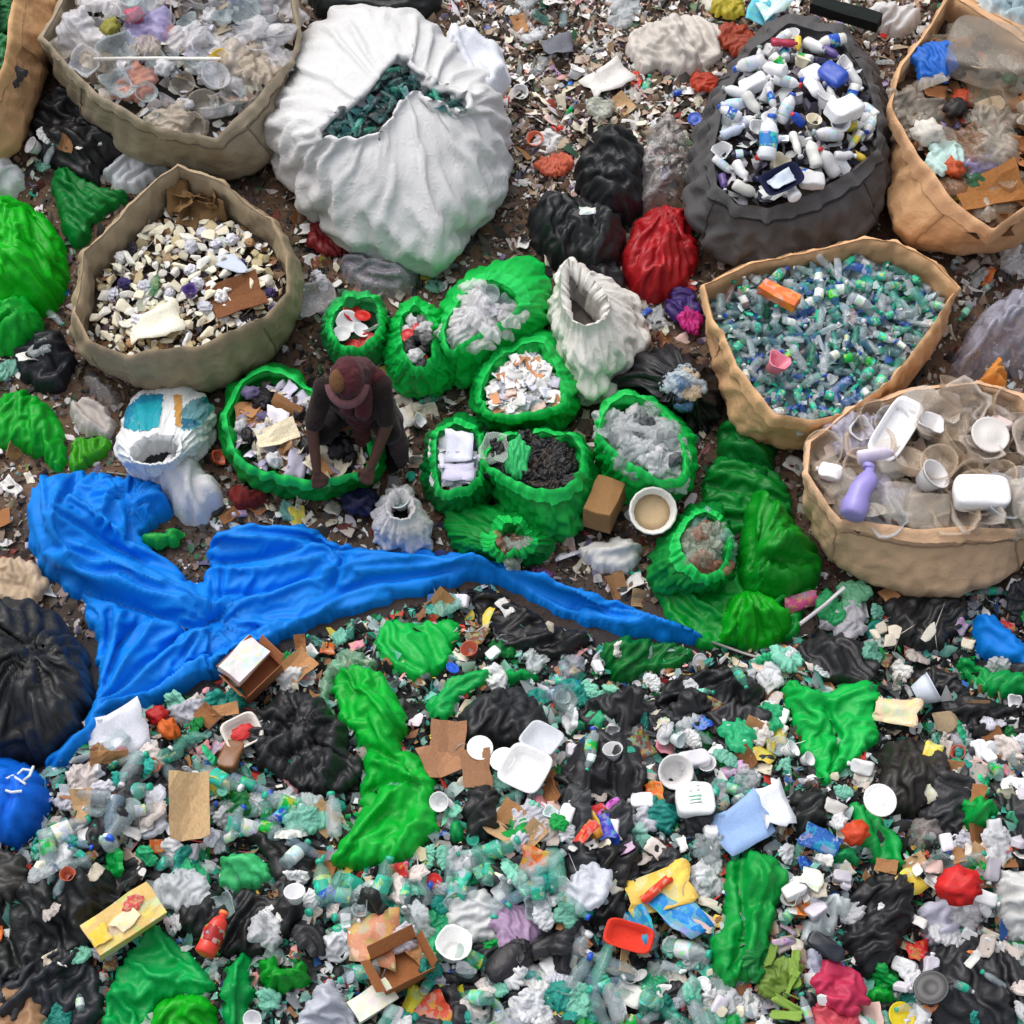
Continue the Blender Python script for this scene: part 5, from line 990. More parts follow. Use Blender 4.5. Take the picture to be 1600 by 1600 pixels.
# ------------------------------------------------------------------ single things picked out in the photograph
def topz(o): return max(v.co.z for v in o.data.vertices)
def one(kind, name, px, py, col, s, label, cat, lift=.06, rz=None, tilt=.15, parts=None, rot=None):
    MARK.append((px, py, label))
    HERO_SMALL.append((px, py, (max(s) if not isinstance(s, (int, float)) else s) * (105 if kind not in ('bottle', 'opaque_bottle') else 22)))
    o = item(kind, name, Wv(px, py, lift), col, s, label, cat, None, rz, tilt, parts, rot); return o
HERO_SMALL = []
bk = one('cup', 'white_bucket', 1016, 806, C(225, 222, 215), (.145, .145, .2), 'round white bucket half full of pale dust beside the wooden block', 'bucket', .08, 0, .03, None, (.4, 0, 0))
bk.data = K['cup'][0][0][0]
obj('bucket_fill', lathe_mesh('bucket_fill', [(0, .05), (.02, .74), (.06, .78), (.08, .4), (.1, .02)], 18, 'foam', .1, 3), bk, C(205, 178, 140), (0, 0, .62), (0, -math.pi / 2, 0), 1)
one('block', 'wooden_block', 943, 800, C(150, 112, 72), (.13, .12, .3), 'brown wooden block standing right of the bag of black scraps', 'block', .1, 1.2, .1)
yc = one('carton', 'yellow_carton', 196, 1445, C(216, 182, 108), (.19, .14, .2), 'yellow printed carton lying above the wide green bag', 'carton', .14, .62, .06)
obj('print_mark', K['print'][0][2][0], yc, C(190, 50, 45), (.45, .25, topz(yc) + .02), (0, 0, .8), (.25, .3, .08)); obj('print_mark', K['print'][0][3][0], yc, C(235, 215, 175), (.1, -.1, topz(yc) + .01), (0, 0, .3), (.35, .35, .08)); obj('end_panel', K['print'][0][1][0], yc, C(230, 190, 40), (-.7, -.05, topz(yc) + .01), (0, 0, 0), (.25, .5, .06))
one('sheet', 'printed_sheet', 182, 1146, C(220, 222, 232), .16, 'crumpled pale printed sheet below the blue tarp', 'paper', .1, .4, .1)
one('cardboard', 'cardboard_strip', 298, 1262, C(190, 160, 120), (.1, .22, .2), 'long tan cardboard strip between two bottle clusters', 'cardboard', .16, .08, .1)
tb = one('tray', 'red_tub', 379, 1147, C(235, 225, 215), (.1, .12, .16), 'white tub with red inside above the round black bag', 'tub', .12, .5, .1); obj('red_lining', K['filmwad'][0][0][0], tb, C(225, 55, 55), (0, 0, .12), None, (.6, .4, .12))
ob = one('open_box', 'brown_box', 398, 1058, C(170, 110, 75), .13, 'open brown cardboard box holding a white carton near the tarp', 'box', .1, .8, .15)
one('carton', 'white_carton', 382, 1038, C(228, 222, 222), (.12, .11, .14), 'white carton leaning in the open brown box', 'carton', .2, .9, .15)
for px, py, c in ((248, 1122, RED), (266, 1142, ORANGE)): one('filmwad', 'red_wad' if c is RED else 'orange_wad', px, py, c, .06, ('red' if c is RED else 'orange') + ' wad beside the pale printed sheet', 'plastic film', .1)
for px, py in ((750, 1170), (786, 1188)): one('lid', 'white_disc', px, py, C(242, 242, 240), .07, ('left' if px < 760 else 'right') + ' one of two white discs on the smooth black bin bag', 'disc', .2, 0, .1)
one('tray', 'white_tray', 822, 1206, C(238, 238, 238), (.12, .165, .16), 'large white foam tray below the smooth black bin bag', 'tray', .18, -.5, .1)
one('tray', 'white_tray', 846, 1160, C(205, 208, 215), (.1, .13, .12), 'smaller grey white tray leaning on the smooth black bin bag', 'tray', .2, -.6, .2)
for i, (px, py) in enumerate(((745, 1205), (700, 1160), (690, 1190))): one('cardboard', 'brown_cup', px, py, jit(C(160, 118, 88)), .12, ['brown crumpled card under the white discs', 'brown card beside the twisted green bag', 'brown card at the waist of the twisted green bag'][i], 'cardboard', .14)
wc = one('jug', 'white_canister', 1085, 1254, C(240, 242, 242), (.1, .145, .12), 'white canister with faint green print right of the black bags', 'canister', .16, .08, .08)
for k, (yy, cc, ww) in enumerate(((.36, GREY, .3), (.2, GREY, .26), (.0, C(90, 170, 130), .34), (-.14, C(90, 170, 130), .28), (-.26, GREY, .32))):
    obj('print_line', bevel_box('print_line', 'printed', ww, .022, .01, .1), wc, cc, (-.05, yy, .46), (0, 0, .05))
one('jug', 'white_bottle', 1082, 1190, C(225, 222, 228), (.09, .065, .08), 'grey white crumpled jug right of the wrinkled black bag', 'jug', .14, .4)
one('cup', 'white_cup', 1050, 1205, C(232, 230, 228), .1, 'white cup beside the grey white crumpled jug', 'cup', .12, 0, .5)
wr_ = one('print', 'yellow_wrapper', 1030, 1388, C(235, 195, 90), .17, 'yellow and red wrapper in the middle of the foreground heap', 'wrapper', .14, .3, .2); obj('red_print', K['print'][0][4][0], wr_, C(225, 60, 35), (-.1, -.05, .12), (0, 0, .4), (.55, .3, .5))
one('print', 'blue_wrapper', 1062, 1428, C(15, 130, 205), .15, 'bright blue wrapper beside the yellow and red wrapper', 'wrapper', .12)
one('print', 'blue_wrapper', 1000, 1446, C(20, 130, 180), .1, 'smaller blue wrapper over the red tray', 'wrapper', .12)
rt = one('tray', 'red_tray', 982, 1466, C(220, 62, 45), (.12, .1, .14), 'red tray below the yellow and red wrapper', 'tray', .12, -.3, .2)
one('lid', 'white_disc', 1374, 1252, C(240, 240, 238), .088, 'round white lid beside the torn green bag', 'lid', .24, 0, .06)
one('cup', 'white_tub', 708, 1488, C(240, 240, 238), .1, 'white tub in the bottle heap at the bottom', 'tub', .1, 0, .2)
one('filmwad', 'red_wad', 1496, 1390, C(225, 40, 40), .11, 'bright red wad on a white bag at right', 'plastic film', .2)
sh = obj('black_pouch', ball_mesh('black_pouch', 5.5, 'black_film', .14, 1.2, 3, (.17, .085, .075)), None, C(40, 38, 42), W(np.float64(795), np.float64(1502), .12), (0, .1, .85)); tag(sh, 'oval black pouch lying on teal bottles at the bottom', 'pouch'); obj('fold_over', K['black'][0][1][0], sh, C(36, 34, 38), (.06, 0, .05), None, .07)
one('open_box', 'brown_box', 628, 1515, C(160, 105, 65), .13, 'squashed brown box above the white card at the bottom', 'box', .08, .5, .2)
one('print', 'floral_wrapper', 585, 1470, C(205, 140, 105), .14, 'dull orange wrapper left of the white tub', 'wrapper', .1)
one('carton', 'white_card', 582, 1566, C(235, 228, 215), (.11, .09, .08), 'small white carton at the bottom edge below the squashed brown box', 'carton', .1, .6, .08)
one('film', 'pink_bag', 1314, 1545, C(205, 50, 90), .14, 'bright pink bag near the bottom right', 'bag', .14)
one('film', 'coral_bag', 1300, 1590, C(215, 80, 95), .12, 'coral pink film below the bright pink bag', 'plastic film', .1)
one('lid', 'yellow_disc', 1408, 1588, C(220, 195, 25), .07, 'yellow lid at the bottom edge near the green ball', 'lid', .12)
one('jug', 'navy_pouch', 1290, 1482, C(28, 32, 44), (.1, .07, .08), 'navy pouch beside the large wrinkled black bag', 'pouch', .2, -.6)
one('sheet', 'blue_sheet', 1156, 1290, C(150, 180, 225), .15, 'pale blue sheet right of the white canister', 'sheet', .12, .5, .1)
one('sheet', 'white_wedge', 1208, 1260, C(228, 232, 240), (.08, .2, .2), 'white pointed sheet with a blue edge left of the narrow black bag', 'sheet', .16, .25, .2)
one('print', 'blue_film', 1282, 1315, C(20, 90, 170), .1, 'deep blue film below the narrow black bag', 'plastic film', .12)
one('filmwad', 'orange_wad', 1336, 1304, C(225, 80, 40), .07, 'orange red wad beside the torn green bag', 'plastic film', .12)
for i, (px, py, c) in enumerate(((925, 1290, C(225, 150, 40)), (938, 1278, C(215, 40, 50)), (946, 1292, C(60, 50, 190)), (958, 1272, C(200, 90, 190)), (915, 1300, C(220, 60, 40)))):
    one('print', 'shiny_wrapper', px, py, c, .07, ['amber', 'red', 'violet', 'magenta', 'orange'][i] + ' shiny wrapper in the bright wrapper cluster', 'wrapper', .1 + .015 * i)
one('opaque_bottle', 'red_bottle', 336, 1462, C(215, 60, 45), 1.1, 'red orange bottle on the black bag below the mint green bag', 'bottle', .2, 1.2, .1, [C(225, 120, 60), C(160, 30, 30)])
one('clearfilm', 'clear_film', 420, 1452, C(225, 228, 232), .1, 'pale pointed film above the knotted green bag', 'plastic film', .14)
one('film', 'teal_film', 1032, 1272, C(25, 140, 130), .1, 'teal film left of the white canister', 'plastic film', .1)
one('film', 'white_scrap', 918, 1385, C(222, 226, 236), .13, 'white torn film beside the black bag and yellow wrapper', 'plastic film', .12)
one('film', 'white_bag', 740, 1430, C(228, 230, 230), .15, 'white crumpled bag above the white tub', 'bag', .1)
one('film', 'purple_bag', 808, 1448, C(185, 155, 190), .13, 'pale purple bag above the oval black pouch', 'bag', .1)
one('cup', 'white_cup', 1430, 1088, C(218, 224, 238), .1, 'bluish white crumpled cup right of the spread green bag', 'cup', .12, 0, .6)
one('print', 'beige_wrapper', 1402, 1110, C(225, 200, 165), .12, 'beige and pink wrapper right of the spread green bag', 'wrapper', .14)
one('stone', 'stone', 1476, 1130, C(150, 132, 105), .1, 'tan lump of rubble above the muddy black bag', 'rubble', .08); one('stone', 'stone', 1524, 1110, C(105, 82, 60), .1, 'dark brown lump of rubble at the right', 'rubble', .08)
for i, (px, py) in enumerate(((1385, 1004), (1368, 995), (1398, 990), (1378, 985))): one('foam', 'foam_lump', px, py, jit(C(212, 202, 185)), .06, 'cream foam lump on the soft black bag under the tan sack', 'foam', .2)['group'] = 'cream foam lumps on the soft black bag'
one('foam', 'foam_stick', 1452, 990, C(205, 200, 190), (.04, .11, .05), 'grey white foam stick on the soft black bag', 'foam', .22, -.6)
one('print', 'pink_wrapper', 1255, 940, C(185, 65, 120), .1, 'magenta film below the tan sack of clear containers', 'plastic film', .1)
one('film', 'green_scrap', 1300, 950, C(40, 160, 95), .09, 'green film right of the magenta film', 'plastic film', .1); one('film', 'green_scrap', 1335, 928, C(110, 180, 140), .1, 'pale green film under the tan sack of clear containers', 'plastic film', .1)
one('film', 'grey_scrap', 1318, 970, C(185, 183, 190), .13, 'pale grey film right of the glossy bright green bag', 'plastic film', .08)
pb_ = obj('white_pipe', tube_mesh('white_pipe', [Wv(1250, 975, .16), Wv(1290, 945, .17), Wv(1318, 918, .15)], .012, 'plastic'), None, C(228, 222, 226)); tag(pb_, 'thin white strip beside the magenta film', 'strip')
for i, (px, py) in enumerate(((1190, 18), (1204, 8))): one('print', 'blue_striped_film', px, py, [C(90, 190, 215), C(215, 235, 240)][i], .11, ['bright blue', 'pale blue'][i] + ' film at the top behind the dark grey sack', 'plastic film', .1)
one('film', 'orange_bag', 1148, 62, C(160, 60, 30), .13, 'rust orange film left of the dark grey sack', 'plastic film', .08); one('film', 'orange_bag', 1100, 128, C(190, 62, 35), .1, 'orange red scrap left of the dark grey sack', 'plastic film', .06)
one('film', 'yellow_bag', 1135, 4, C(190, 175, 50), .13, 'yellow film at the top edge', 'plastic film', .06)
one('block', 'dark_box', 1320, 28, C(22, 30, 28), (.23, .07, .15), 'long dark box behind the dark grey sack', 'box', .2, -.4, .05)
one('film', 'coral_scrap', 868, 255, C(215, 105, 75), .1, 'orange pink film left of the tall black bags', 'plastic film', .06)
one('clearfilm', 'clear_scrap', 934, 170, C(200, 205, 190), .1, 'pale film piece above the tall black bags', 'plastic film', .06)
one('sheet', 'dark_sheet', 872, 72, C(110, 112, 120), (.1, .13, .12), 'grey sheet with a pale edge in the top litter', 'sheet', .06, .1, .2)
one('sheet', 'white_sheet', 948, 125, C(225, 220, 215), .16, 'white bent sheet in the middle of the top litter', 'sheet', .06, .6, .2)
one('print', 'white_bag_scrap', 918, 330, C(215, 215, 218), .05, 'white spot scrap on the tall black bags', 'plastic film', .36)
one('film', 'magenta_film', 1078, 500, C(200, 40, 130), .08, 'magenta film below the red bag', 'plastic film', .08); one('film', 'indigo_film', 1066, 478, C(60, 40, 110), .12, 'indigo film below the red bag', 'plastic film', .06)
one('tub', 'clear_tub', 492, 476, C(190, 190, 195), .11, 'clear tub on the ground left of the small bag with the pale rim', 'tub', .06)
one('film', 'dark_red_film', 512, 372, C(130, 30, 36), .13, 'dark red film under the white sack', 'plastic film', .06)
one('filmwad', 'navy_wad', 565, 792, C(32, 32, 72), .1, 'navy cloth wad left of the small white sack', 'cloth', .06)
one('carton', 'white_box', 150, 222, C(200, 198, 188), (.06, .12, .1), 'upright off white box under the grey beige sack', 'box', .1, .05, .1)
one('film', 'tan_film', 30, 915, C(205, 180, 150), .16, 'tan crumpled sheet above the huge charcoal bin bag', 'plastic film', .08)
one('film', 'tan_film', 20, 1590, C(175, 135, 100), .16, 'tan film at the bottom left corner', 'plastic film', .1)
one('jug', 'brown_jug', 362, 1185, C(125, 82, 48), .09, 'brown jug below the white tub with red inside', 'jug', .06)
one('film', 'white_star_bag', 282, 1395, C(205, 210, 215), .13, 'pale film spread right of the yellow carton', 'plastic film', .12)
one('film', 'purple_wrapper', 845, 900, C(120, 70, 120), .07, 'small purple wrapper in front of the tarp', 'wrapper', .02)
one('lid', 'black_disc', 1455, 1545, C(40, 40, 44), .09, 'black lid on the broad black bag', 'lid', .2)
one('sheet', 'crescent_scrap', 1520, 1500, C(215, 215, 210), (.05, .035, .03), 'small white crescent scrap on the broad black bag', 'plastic scrap', .26)
one('film', 'lime_leaf', 1218, 1530, C(120, 150, 60), .1, 'lime green leaf clump below the long rumpled green bag', 'leaf clump', .08)
for i in range(7): one('sheet', 'green_leaf', 1205 + (i * 37) % 40, 1490 + i * 16, jit(C(120, 150, 65)), (.08, .035, .05), 'yellow green leaf below the long rumpled green bag', 'leaf', .1, None, .4)['group'] = 'yellow green leaves below the long rumpled bag'
for px, py, c in ((645, 1575, C(215, 205, 40)), (700, 1570, C(205, 200, 50)), (675, 1585, C(200, 70, 40))): one('print', 'bright_wrapper', px, py, c, .1, {645: 'yellow wrapper left of the red one at the bottom edge', 700: 'yellow wrapper right of the red one at the bottom edge', 675: 'red wrapper at the bottom edge between two yellow ones'}[px], 'wrapper', .08)

# ------------------------------------------------------------------ loose waste, piece by piece
MASK = np.zeros((232, 232), bool)          # where the large things lie, on an 8 pixel raster of the view
_mx, _my = np.meshgrid(np.arange(232) * 8 - 124, np.arange(232) * 8 - 124)
for h in HERO: MASK |= inside(_mx, _my, h)
for a, b, r_ in HERO_SMALL: MASK |= (_mx - a) ** 2 + (_my - b) ** 2 < (r_ * 1.5) ** 2
def hit(px, py):
    i, j = int((px + 128) // 8), int((py + 128) // 8); return 0 <= i < 232 and 0 <= j < 232 and bool(MASK[j, i])
from mathutils.bvhtree import BVHTree
_bv, _bf = [], []; MASKB = np.zeros((232, 232), bool)
for o_, h in BLACKS:
    b_ = len(_bv); _bv += [v.co.copy() for v in o_.data.vertices]; _bf += [[i + b_ for i in f.vertices] for f in o_.data.polygons]; MASKB |= inside(_mx, _my, h)
BVH = BVHTree.FromPolygons(_bv, _bf); MASKB &= ~MASK
def on_black(px, py):
    i, j = int((px + 128) // 8), int((py + 128) // 8)
    if not (0 <= i < 232 and 0 <= j < 232 and MASKB[j, i]): return None
    return BVH.ray_cast(Vector(CAM), Vector(FWD + (px - 800) / 800 * HALF * RT + (800 - py) / 800 * HALF * UP).normalized())[0] or None
def blocked(px, py, r_, keep):
    n_ = hit(px, py)
    if n_: return R.random() >= keep
    return any(hit(px + dx * r_, py + dy * r_) for dx, dy in ((1, 0), (-1, 0), (0, 1), (0, -1), (.7, .7), (-.7, .7), (.7, -.7), (-.7, -.7)))
MK = [(x, y, re.split(r' (?:on|in|at|below|beside|above|by|left|right|between|under|near|with|behind|of|beyond|round|over|leaning|lying|holding|standing|tucked|hanging|spread|sprawled|tied|slumped|full|filled|gathered|cut|twisted|draped|among|around|along|topmost|crumpled beside|curled|glowing|jagged|reaching|held|just)\b', l)[0], l) for x, y, l in MARK]
MK = [m_ for m_ in MK if 2 <= len(m_[2].split()) <= 5 and sum(k[2] == m_[2] for k in MK) == 1]
def near(px, py):
    x, y, s_, _ = min(MK, key=lambda m_: (m_[0] - px) ** 2 + (m_[1] - py) ** 2); dx, dy = px - x, py - y
    return ('right of' if dx > 0 else 'left of') + ' the ' + s_ if abs(dx) > abs(dy) else ('just below' if dy > 0 else 'just above') + ' the ' + s_
CELL = {}
def scatter(zone, n, rmin, kinds, where, keep=.02, lift=(.0, .06), tilt=.4):
    z = pts(zone); lo, hi_ = z.min(0), z.max(0); zl = z.tolist(); tr = 0; k = 0; loc = {}
    while k < n and tr < n * 25:
        tr += 1; px, py = R.uniform(lo[0], hi_[0]), R.uniform(lo[1], hi_[1])
        if not inp(px, py, zl): continue
        ci, cj = int(px // rmin), int(py // rmin)
        if any((px - a) ** 2 + (py - b) ** 2 < rmin ** 2 for di in (-1, 0, 1) for dj in (-1, 0, 1) for a, b in loc.get((ci + di, cj + dj), ())): continue
        kd, nm, cat, cols, s0, s1, lab = R.choices([q[1:] for q in kinds], [q[0] for q in kinds])[0]
        s = R.uniform(s0, s1)
        if blocked(px, py, (s * 330 if kd == 'black' else s * 250 if kd in ('black', 'film', 'clearfilm') else s * 170 if kd not in ('bottle', 'opaque_bottle') else s * 24), 0 if kd == 'black' else keep): continue
        top = on_black(px, py)
        if top is not None and (kd == 'black' or R.random() < .76 or (kd not in ('bottle',) and s > .075)): continue
        loc.setdefault((ci, cj), []).append((px, py)); k += 1
        cc = jit(pick(cols), .16); pr = [jit(pick([(WHITE, 3), (BLUE, 1), (TEAL, 1)]))] if kd == 'jug' else None
        if kd == 'bottle': pr = [jit(pick([(TEAL, 3), (WHITE, 1), (BLUE, .6)])), None if R.random() < .45 else jit(pick([(TEAL, 3), (MINT, 2), (WHITE, 1.5), (GREEN, 1), (BLUE, .4)]))]
        big = '' if s0 == s1 else ('small ' if (s - s0) / (s1 - s0) < .33 else 'large ' if (s - s0) / (s1 - s0) > .67 else '')
        lb = big + hue(cc, lab.replace('small ', '')) + ' ' + near(px, py)
        item(kd, nm, top if top is not None else Wv(px, py, R.uniform(*lift)), cc, s, lb, cat, lb, tilt=tilt, parts=pr)
BOT = (1, 'bottle', 'plastic_bottle', 'bottle', [(C(150, 175, 178), 4), (C(185, 200, 205), 3), (C(105, 180, 160), 2.2), (C(60, 150, 130), 1.5), (C(140, 170, 190), 1)], .8, 1.2, 'drink bottle')
SMB = (1, 'bottle', 'plastic_bottle', 'bottle', [(C(150, 175, 178), 4), (C(190, 205, 210), 3), (C(105, 180, 160), 2), (C(50, 150, 130), 1.5)], .5, .8, 'small drink bottle')
def kd(w_, k, nm, cat, cols, a, b, lab): return (w_, k, nm, cat, cols, a, b, lab)
TUBK = kd(.5, 'tub', 'clear_tub', 'tub', [(CLEAR, 3), (C(160, 180, 180), 2)], .05, .09, 'clear tub')
CLF = kd(.8, 'clearfilm', 'clear_film', 'plastic film', [(C(225, 232, 235), 3), (C(190, 198, 200), 2), (C(130, 200, 180), 1.4)], .06, .11, 'clear crumpled film')
WF = kd(1, 'film', 'white_film', 'plastic film', [(C(236, 238, 242), 4), (C(215, 215, 225), 2), (C(232, 220, 214), 1)], .045, .1, 'white crumpled film')
BF = kd(1, 'black', 'black_film', 'plastic film', [(C(38, 38, 41), 4), (C(48, 50, 54), 2), (C(34, 40, 38), 1)], .12, .24, 'black crumpled bag')
GF = kd(.5, 'film', 'green_film', 'plastic film', [(C(0, 165, 70), 2), (C(40, 180, 120), 2), (C(0, 120, 50), 1)], .05, .11, 'green film')
TF = kd(.8, 'film', 'teal_film', 'plastic film', [(C(30, 150, 135), 2), (MINT, 2)], .04, .09, 'teal film')
WR = kd(.8, 'print', 'wrapper', 'wrapper', [(RED, 1), (ORANGE, 1), (YEL, .8), (PINK, 1), (BLUE, .7), (C(190, 150, 190), 1), (C(120, 70, 50), 1.5), (C(225, 215, 200), 2)], .035, .08, 'crumpled wrapper')
PS = kd(1, 'sheet', 'paper_scrap', 'paper', [(C(228, 226, 222), 3), (C(215, 205, 185), 2), (C(190, 180, 172), 2), (C(220, 190, 180), .8)], .03, .08, 'paper scrap')
CB = kd(.7, 'cardboard', 'cardboard_piece', 'cardboard', [(C(170, 125, 85), 2), (C(140, 95, 60), 2), (C(190, 155, 115), 1)], .05, .11, 'brown cardboard piece')
FO = kd(.6, 'foam', 'foam_chunk', 'foam', [(CREAM, 2), (C(232, 230, 226), 2), (C(190, 180, 160), 1)], .025, .055, 'foam chunk')
CU = kd(.5, 'cup', 'cup', 'cup', [(WHITE, 3), (C(200, 215, 215), 1), (C(190, 90, 60), .5)], .04, .06, 'plastic cup')
DI = kd(.3, 'lid', 'disc', 'disc', [(WHITE, 3), (TEAL, 1), (RED, .6), (BLUE, .6)], .025, .05, 'round disc')
JG = kd(.5, 'jug', 'white_jug', 'jug', [(C(230, 230, 232), 3), (C(210, 205, 215), 1)], .035, .065, 'white plastic jug')
STR = kd(1, 'strand', 'strand', 'strand', [(C(225, 225, 228), 3), (C(40, 40, 42), 2), (C(200, 60, 50), .6), (C(60, 150, 140), 1), (C(190, 175, 150), 1)], .05, .16, 'thin plastic strand')
wgt = lambda k, q: (q,) + k[1:]

# black bags first: they underlie the whole foreground heap
HEAPZ = '-60,1330 60,1220 150,1130 300,1090 400,1040 520,985 650,945 760,915 860,985 1000,1010 1110,1020 1240,1005 1380,930 1660,930 1660,1660 -60,1660'
for _ in (0, 1): scatter(HEAPZ, 88, 50, [BF], '', .0, (-.06, .0) if _ == 0 else (-.03, .02))
# bottle clusters
for z, n, wh in (('150,1190 280,1160 290,1230 270,1330 200,1330 130,1290', 22, 'in the cluster below the pale printed sheet'), ('285,1190 380,1190 480,1245 490,1340 440,1340 320,1330', 26, 'in the cluster below the round black bin bag'),
                 ('40,1290 110,1280 130,1340 90,1440 50,1420', 13, 'in the string of bottles at the far left'), ('500,1365 620,1370 660,1450 600,1490 510,1460', 24, 'in the cluster below the twisted green bag'),
                 ('620,1310 760,1310 900,1360 900,1440 760,1420 660,1410', 30, 'in the cluster below the black standing bag'), ('550,1480 700,1500 830,1510 830,1600 700,1640 560,1640', 30, 'in the cluster at the bottom edge'),
                 ('900,1450 1060,1440 1100,1500 1110,1620 940,1640 860,1600', 32, 'in the cluster below the red tray'), ('480,1160 560,1220 540,1290 480,1280', 10, 'beside the twisted green bag'), ('840,1090 900,1060 960,1080 930,1140 860,1140', 9, 'right of the smooth black bin bag')):
    scatter(z, n, 15, [wgt(BOT, 5), wgt(SMB, 1), wgt(TUBK, .6), wgt(CLF, .5), wgt(TF, 1), wgt(WF, .8), wgt(DI, .3)], wh, .0, (.06, .13))
# white clusters
for z, n, wh in (('1000,1140 1060,1130 1110,1150 1130,1330 1030,1350 1000,1250', 16, 'round the white canister'), ('1240,1360 1330,1380 1330,1470 1250,1560 1220,1480', 18, 'left of the large wrinkled black bag'), ('1470,1120 1600,1110 1650,1260 1480,1260', 30, 'right of the muddy black bag'),
                 ('1420,1300 1650,1290 1650,1500 1430,1480', 34, 'round the bright red wad'), ('1230,1000 1260,1170 1180,1200 1200,1080', 10, 'left of the spread green bag'), ('1300,1530 1460,1500 1470,1640 1280,1640', 22, 'round the green ball')):
    scatter(z, n, 17, [wgt(WF, 5), wgt(JG, 2), wgt(PS, 3), wgt(CU, 1), wgt(WR, 1.5), wgt(SMB, 1), wgt(GF, .8), wgt(CLF, 1), wgt(CB, .6)], wh, .02, (.05, .12))
# the mixed litter of the heap
for z, n, wh in (('130,1110 400,1040 520,980 700,940 720,1050 520,1180 380,1210 150,1200', 60, 'under the left half of the blue tarp'), ('700,930 1110,1010 1240,1010 1240,1180 1000,1150 720,1120', 60, 'under the thin end of the blue tarp'),
                 ('60,1200 380,1200 560,1240 560,1640 -60,1640 -60,1330', 100, 'in the lower left of the heap'), ('560,1150 1000,1150 1010,1350 540,1370', 80, 'in the middle of the heap'), ('560,1360 1130,1350 1130,1640 560,1640', 120, 'in the lower middle of the heap'),
                 ('1100,1160 1660,1100 1660,1340 1100,1340', 80, 'in the right of the heap'), ('1100,1340 1660,1340 1660,1640 1100,1640', 100, 'in the lower right of the heap'), ('1240,930 1660,910 1660,1110 1240,1060', 40, 'below the tan sack of clear containers')):
    scatter(z, n, 14, [wgt(SMB, 1), wgt(TUBK, .3), wgt(CLF, .4), wgt(WF, 1.9), wgt(BF, .5), wgt(GF, .8), wgt(TF, 1), wgt(STR, .5), wgt(WR, 1.5), wgt(PS, 1.3), wgt(CB, 1.3), wgt(FO, .6), wgt(CU, .3), wgt(DI, .3), wgt(JG, .4)], wh, .05, (.03, .1))
# the trodden litter between the sacks
for z, n, wh in (('690,-40 1480,-40 1400,110 1100,200 1000,200 900,230 800,250 780,100', 120, 'on the dirt at the top'), ('-40,170 220,230 280,260 110,480 120,620 330,640 340,760 -40,760', 40, 'on the dirt at the left'),
                 ('460,280 520,380 700,420 860,360 860,430 700,470 480,480', 36, 'on the dirt below the white sack'), ('560,560 740,600 680,640 660,760 700,800 560,840 340,820 330,760 600,750', 50, 'on the dirt round the person'), ('860,430 1100,420 1130,700 1260,700 1250,800 1100,760 900,660', 40, 'on the dirt between the green bags'),
                 ('1390,370 1660,330 1660,620 1500,560', 50, 'on the dirt right of the sack of small bottles'), ('860,830 1020,830 1040,960 900,930', 14, 'on the dirt below the wooden block'), ('-40,740 40,760 60,930 -40,940', 10, 'left of the blue tarp')):
    scatter(z, n, 16, [wgt(PS, 3), wgt(CLF, 1.6), wgt(WF, 1), wgt(WR, 1.6), wgt(CB, 1.2), wgt(FO, 1.4), wgt(CU, .4), wgt(SMB, .5), wgt(BF, .25), wgt(DI, .2), wgt(STR, .5)], wh, .0, (-.01, .03))

PALU = [(C(205, 195, 180), 3), (C(165, 145, 125), 3), (C(120, 95, 75), 3.5), (C(85, 68, 55), 3), (C(50, 44, 40), 2.4), (C(215, 170, 160), .8), (C(228, 225, 222), 4.5), (C(90, 115, 90), .5), (C(150, 60, 50), .4), (C(130, 120, 150), .5)]
PALD = [(C(78, 68, 60), 4), (C(44, 42, 42), 3), (C(120, 100, 84), 2.5), (C(165, 155, 148), 2), (C(215, 210, 208), 1.4), (C(110, 50, 45), .5), (C(60, 100, 75), .5), (C(100, 90, 120), .4)]
PALH = [(C(26, 26, 28), 7), (C(45, 44, 45), 3), (C(120, 125, 125), 1.6), (C(215, 217, 220), 2.3), (C(60, 160, 140), 1.8), (C(130, 195, 175), 1), (C(150, 105, 70), 1.6), (C(20, 150, 70), .8), (C(200, 60, 50), .45), (C(220, 150, 150), .5), (C(205, 190, 165), 1.2), (C(40, 90, 160), .4), (C(220, 190, 80), .3)]
litter('litter_scraps', 'trodden pale scraps of paper and film over the brown dirt at the top', 10000, '660,-80 1500,-80 1420,120 1100,260 1010,280 850,330 770,260', PALU, (.02, .5, .06), lift=(0, .02))
litter('litter_grit', 'fine crumbs trodden into the dirt between the sacks', 14000, '-100,-60 1700,-60 1700,960 1240,960 1000,940 600,860 300,1000 -100,1000', PALD + [(C(190, 180, 168), 3)], (.0085, .4, .02), lift=(0, .01))
litter('litter_scraps', 'dull trodden scraps over the dirt between the sacks and bags', 17000, '-100,-60 1700,-60 1700,960 1240,960 1000,940 600,860 300,1000 -100,1000', PALD, (.021, .5, .06), lift=(0, .015))
litter('litter_scraps', 'mixed small scraps over the foreground heap', 26000, HEAPZ, PALH, (.021, .5, .06), lift=(-.01, .035), tilt=.6)
litter('litter_film', 'small clear film scraps over the foreground heap', 2500, HEAPZ, [(C(190, 205, 208), 3), (C(120, 190, 175), 1.5), (C(150, 155, 160), 1.5)], (.032, .4, .07), 'litter_clear', lift=(.0, .05), tilt=.6)
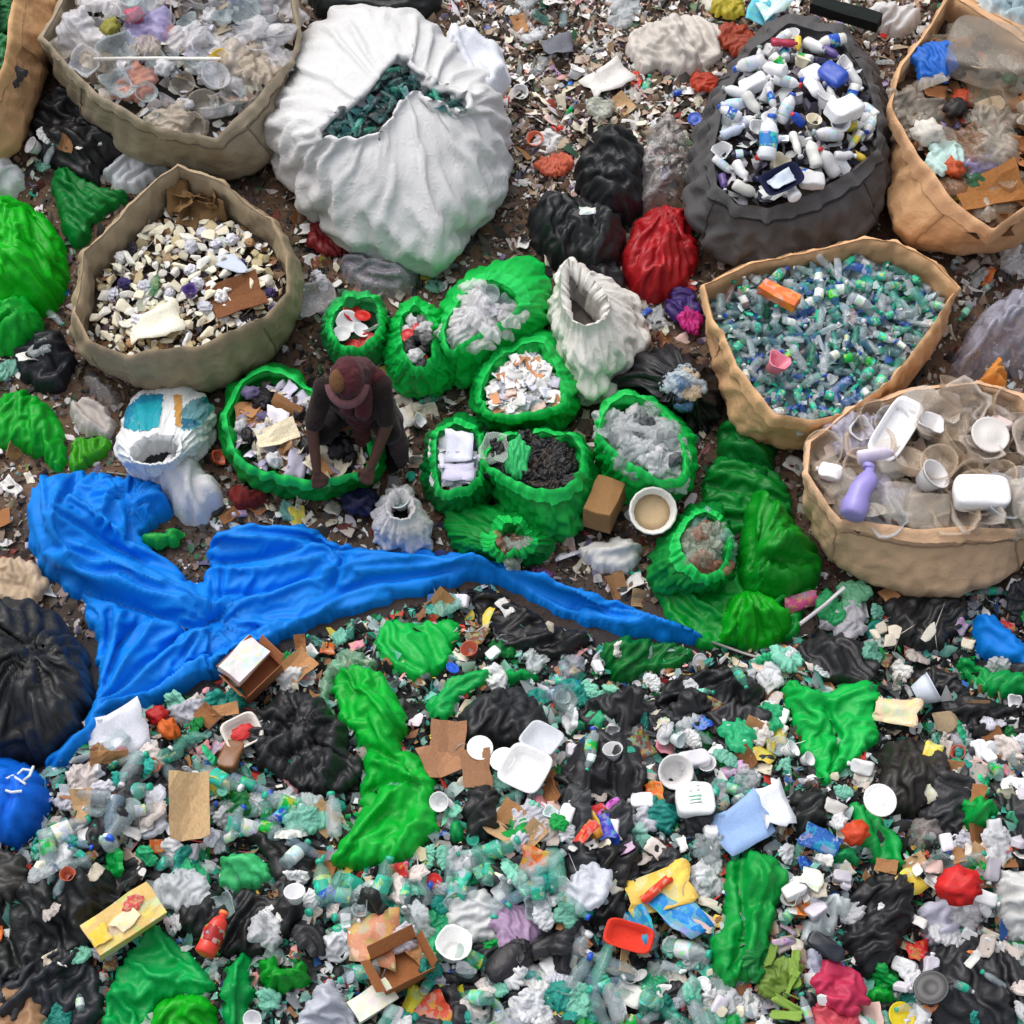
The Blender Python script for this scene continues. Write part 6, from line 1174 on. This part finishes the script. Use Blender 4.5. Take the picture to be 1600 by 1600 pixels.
# scraps that fill the sacks between the pieces one can tell apart
def sack_litter(key, n, pal, size, label, mound=.06, m='litter'):
    s = SACK[key]; lp = s['loop']; c = lp.mean(0); q = NP.uniform(lp.min(0), lp.max(0), (n * 3, 2)); q = q[inside(q[:, 0], q[:, 1], c + (lp - c) * .97)][:n]
    d = np.hypot(*(q - c).T) / np.max(np.hypot(*(lp - c).T)); litter('litter_scraps', label, n, '', pal, size, m, pts3=np.c_[q, s['zf'] + mound * (1 - d * d) + NP.uniform(-.01, .03, len(q))])
sack_litter('beige', 900, [(CREAM, 4), (C(235, 232, 225), 4), (C(120, 88, 58), 5), (C(60, 50, 60), 1.2), (C(190, 170, 130), 2)], (.022, .35), 'small foam crumbs in the dull beige sack', .07)
sack_litter('brown', 700, [(C(140, 95, 60), 3), (C(95, 70, 50), 3), (C(185, 170, 150), 1.5), (C(180, 70, 45), .8), (C(70, 110, 70), .5), (C(45, 38, 34), 2)], (.035, .4), 'brown scraps in the sack of mixed brown waste')
sack_litter('bottles', 800, [(C(130, 155, 158), 3), (TEAL, 1.2), (C(185, 195, 200), 3), (C(60, 95, 100), 1.5), (C(40, 80, 150), .8)], (.025, .3), 'bottle fragments in the sack of small bottles', .06)
sack_litter('clear', 400, [(C(190, 185, 182), 3), (C(150, 135, 120), 2), (C(215, 215, 222), 2)], (.04, .4), 'pale film scraps in the grey beige sack', .07)
sack_litter('tubs', 400, [(C(175, 155, 135), 3), (C(200, 190, 178), 2), (C(120, 100, 82), 2)], (.04, .4), 'cloudy film scraps in the sack of clear containers', .06)
sack_litter('grey', 400, [(WHITE, 3), (C(120, 115, 125), 2), (C(50, 48, 60), 2)], (.035, .4), 'white scraps in the dark grey sack', .08)
sack_litter('g8', 250, [(C(222, 212, 190), 3), (C(170, 160, 190), 2), (C(50, 42, 40), 2)], (.025, .4), 'paper crumbs in the bag held by the person', .05)
sack_litter('white', 160, [(DTEAL, 3), (C(40, 50, 52), 3), (C(90, 130, 130), 1)], (.03, .3), 'dark teal fragments in the slit of the white sack', .02)
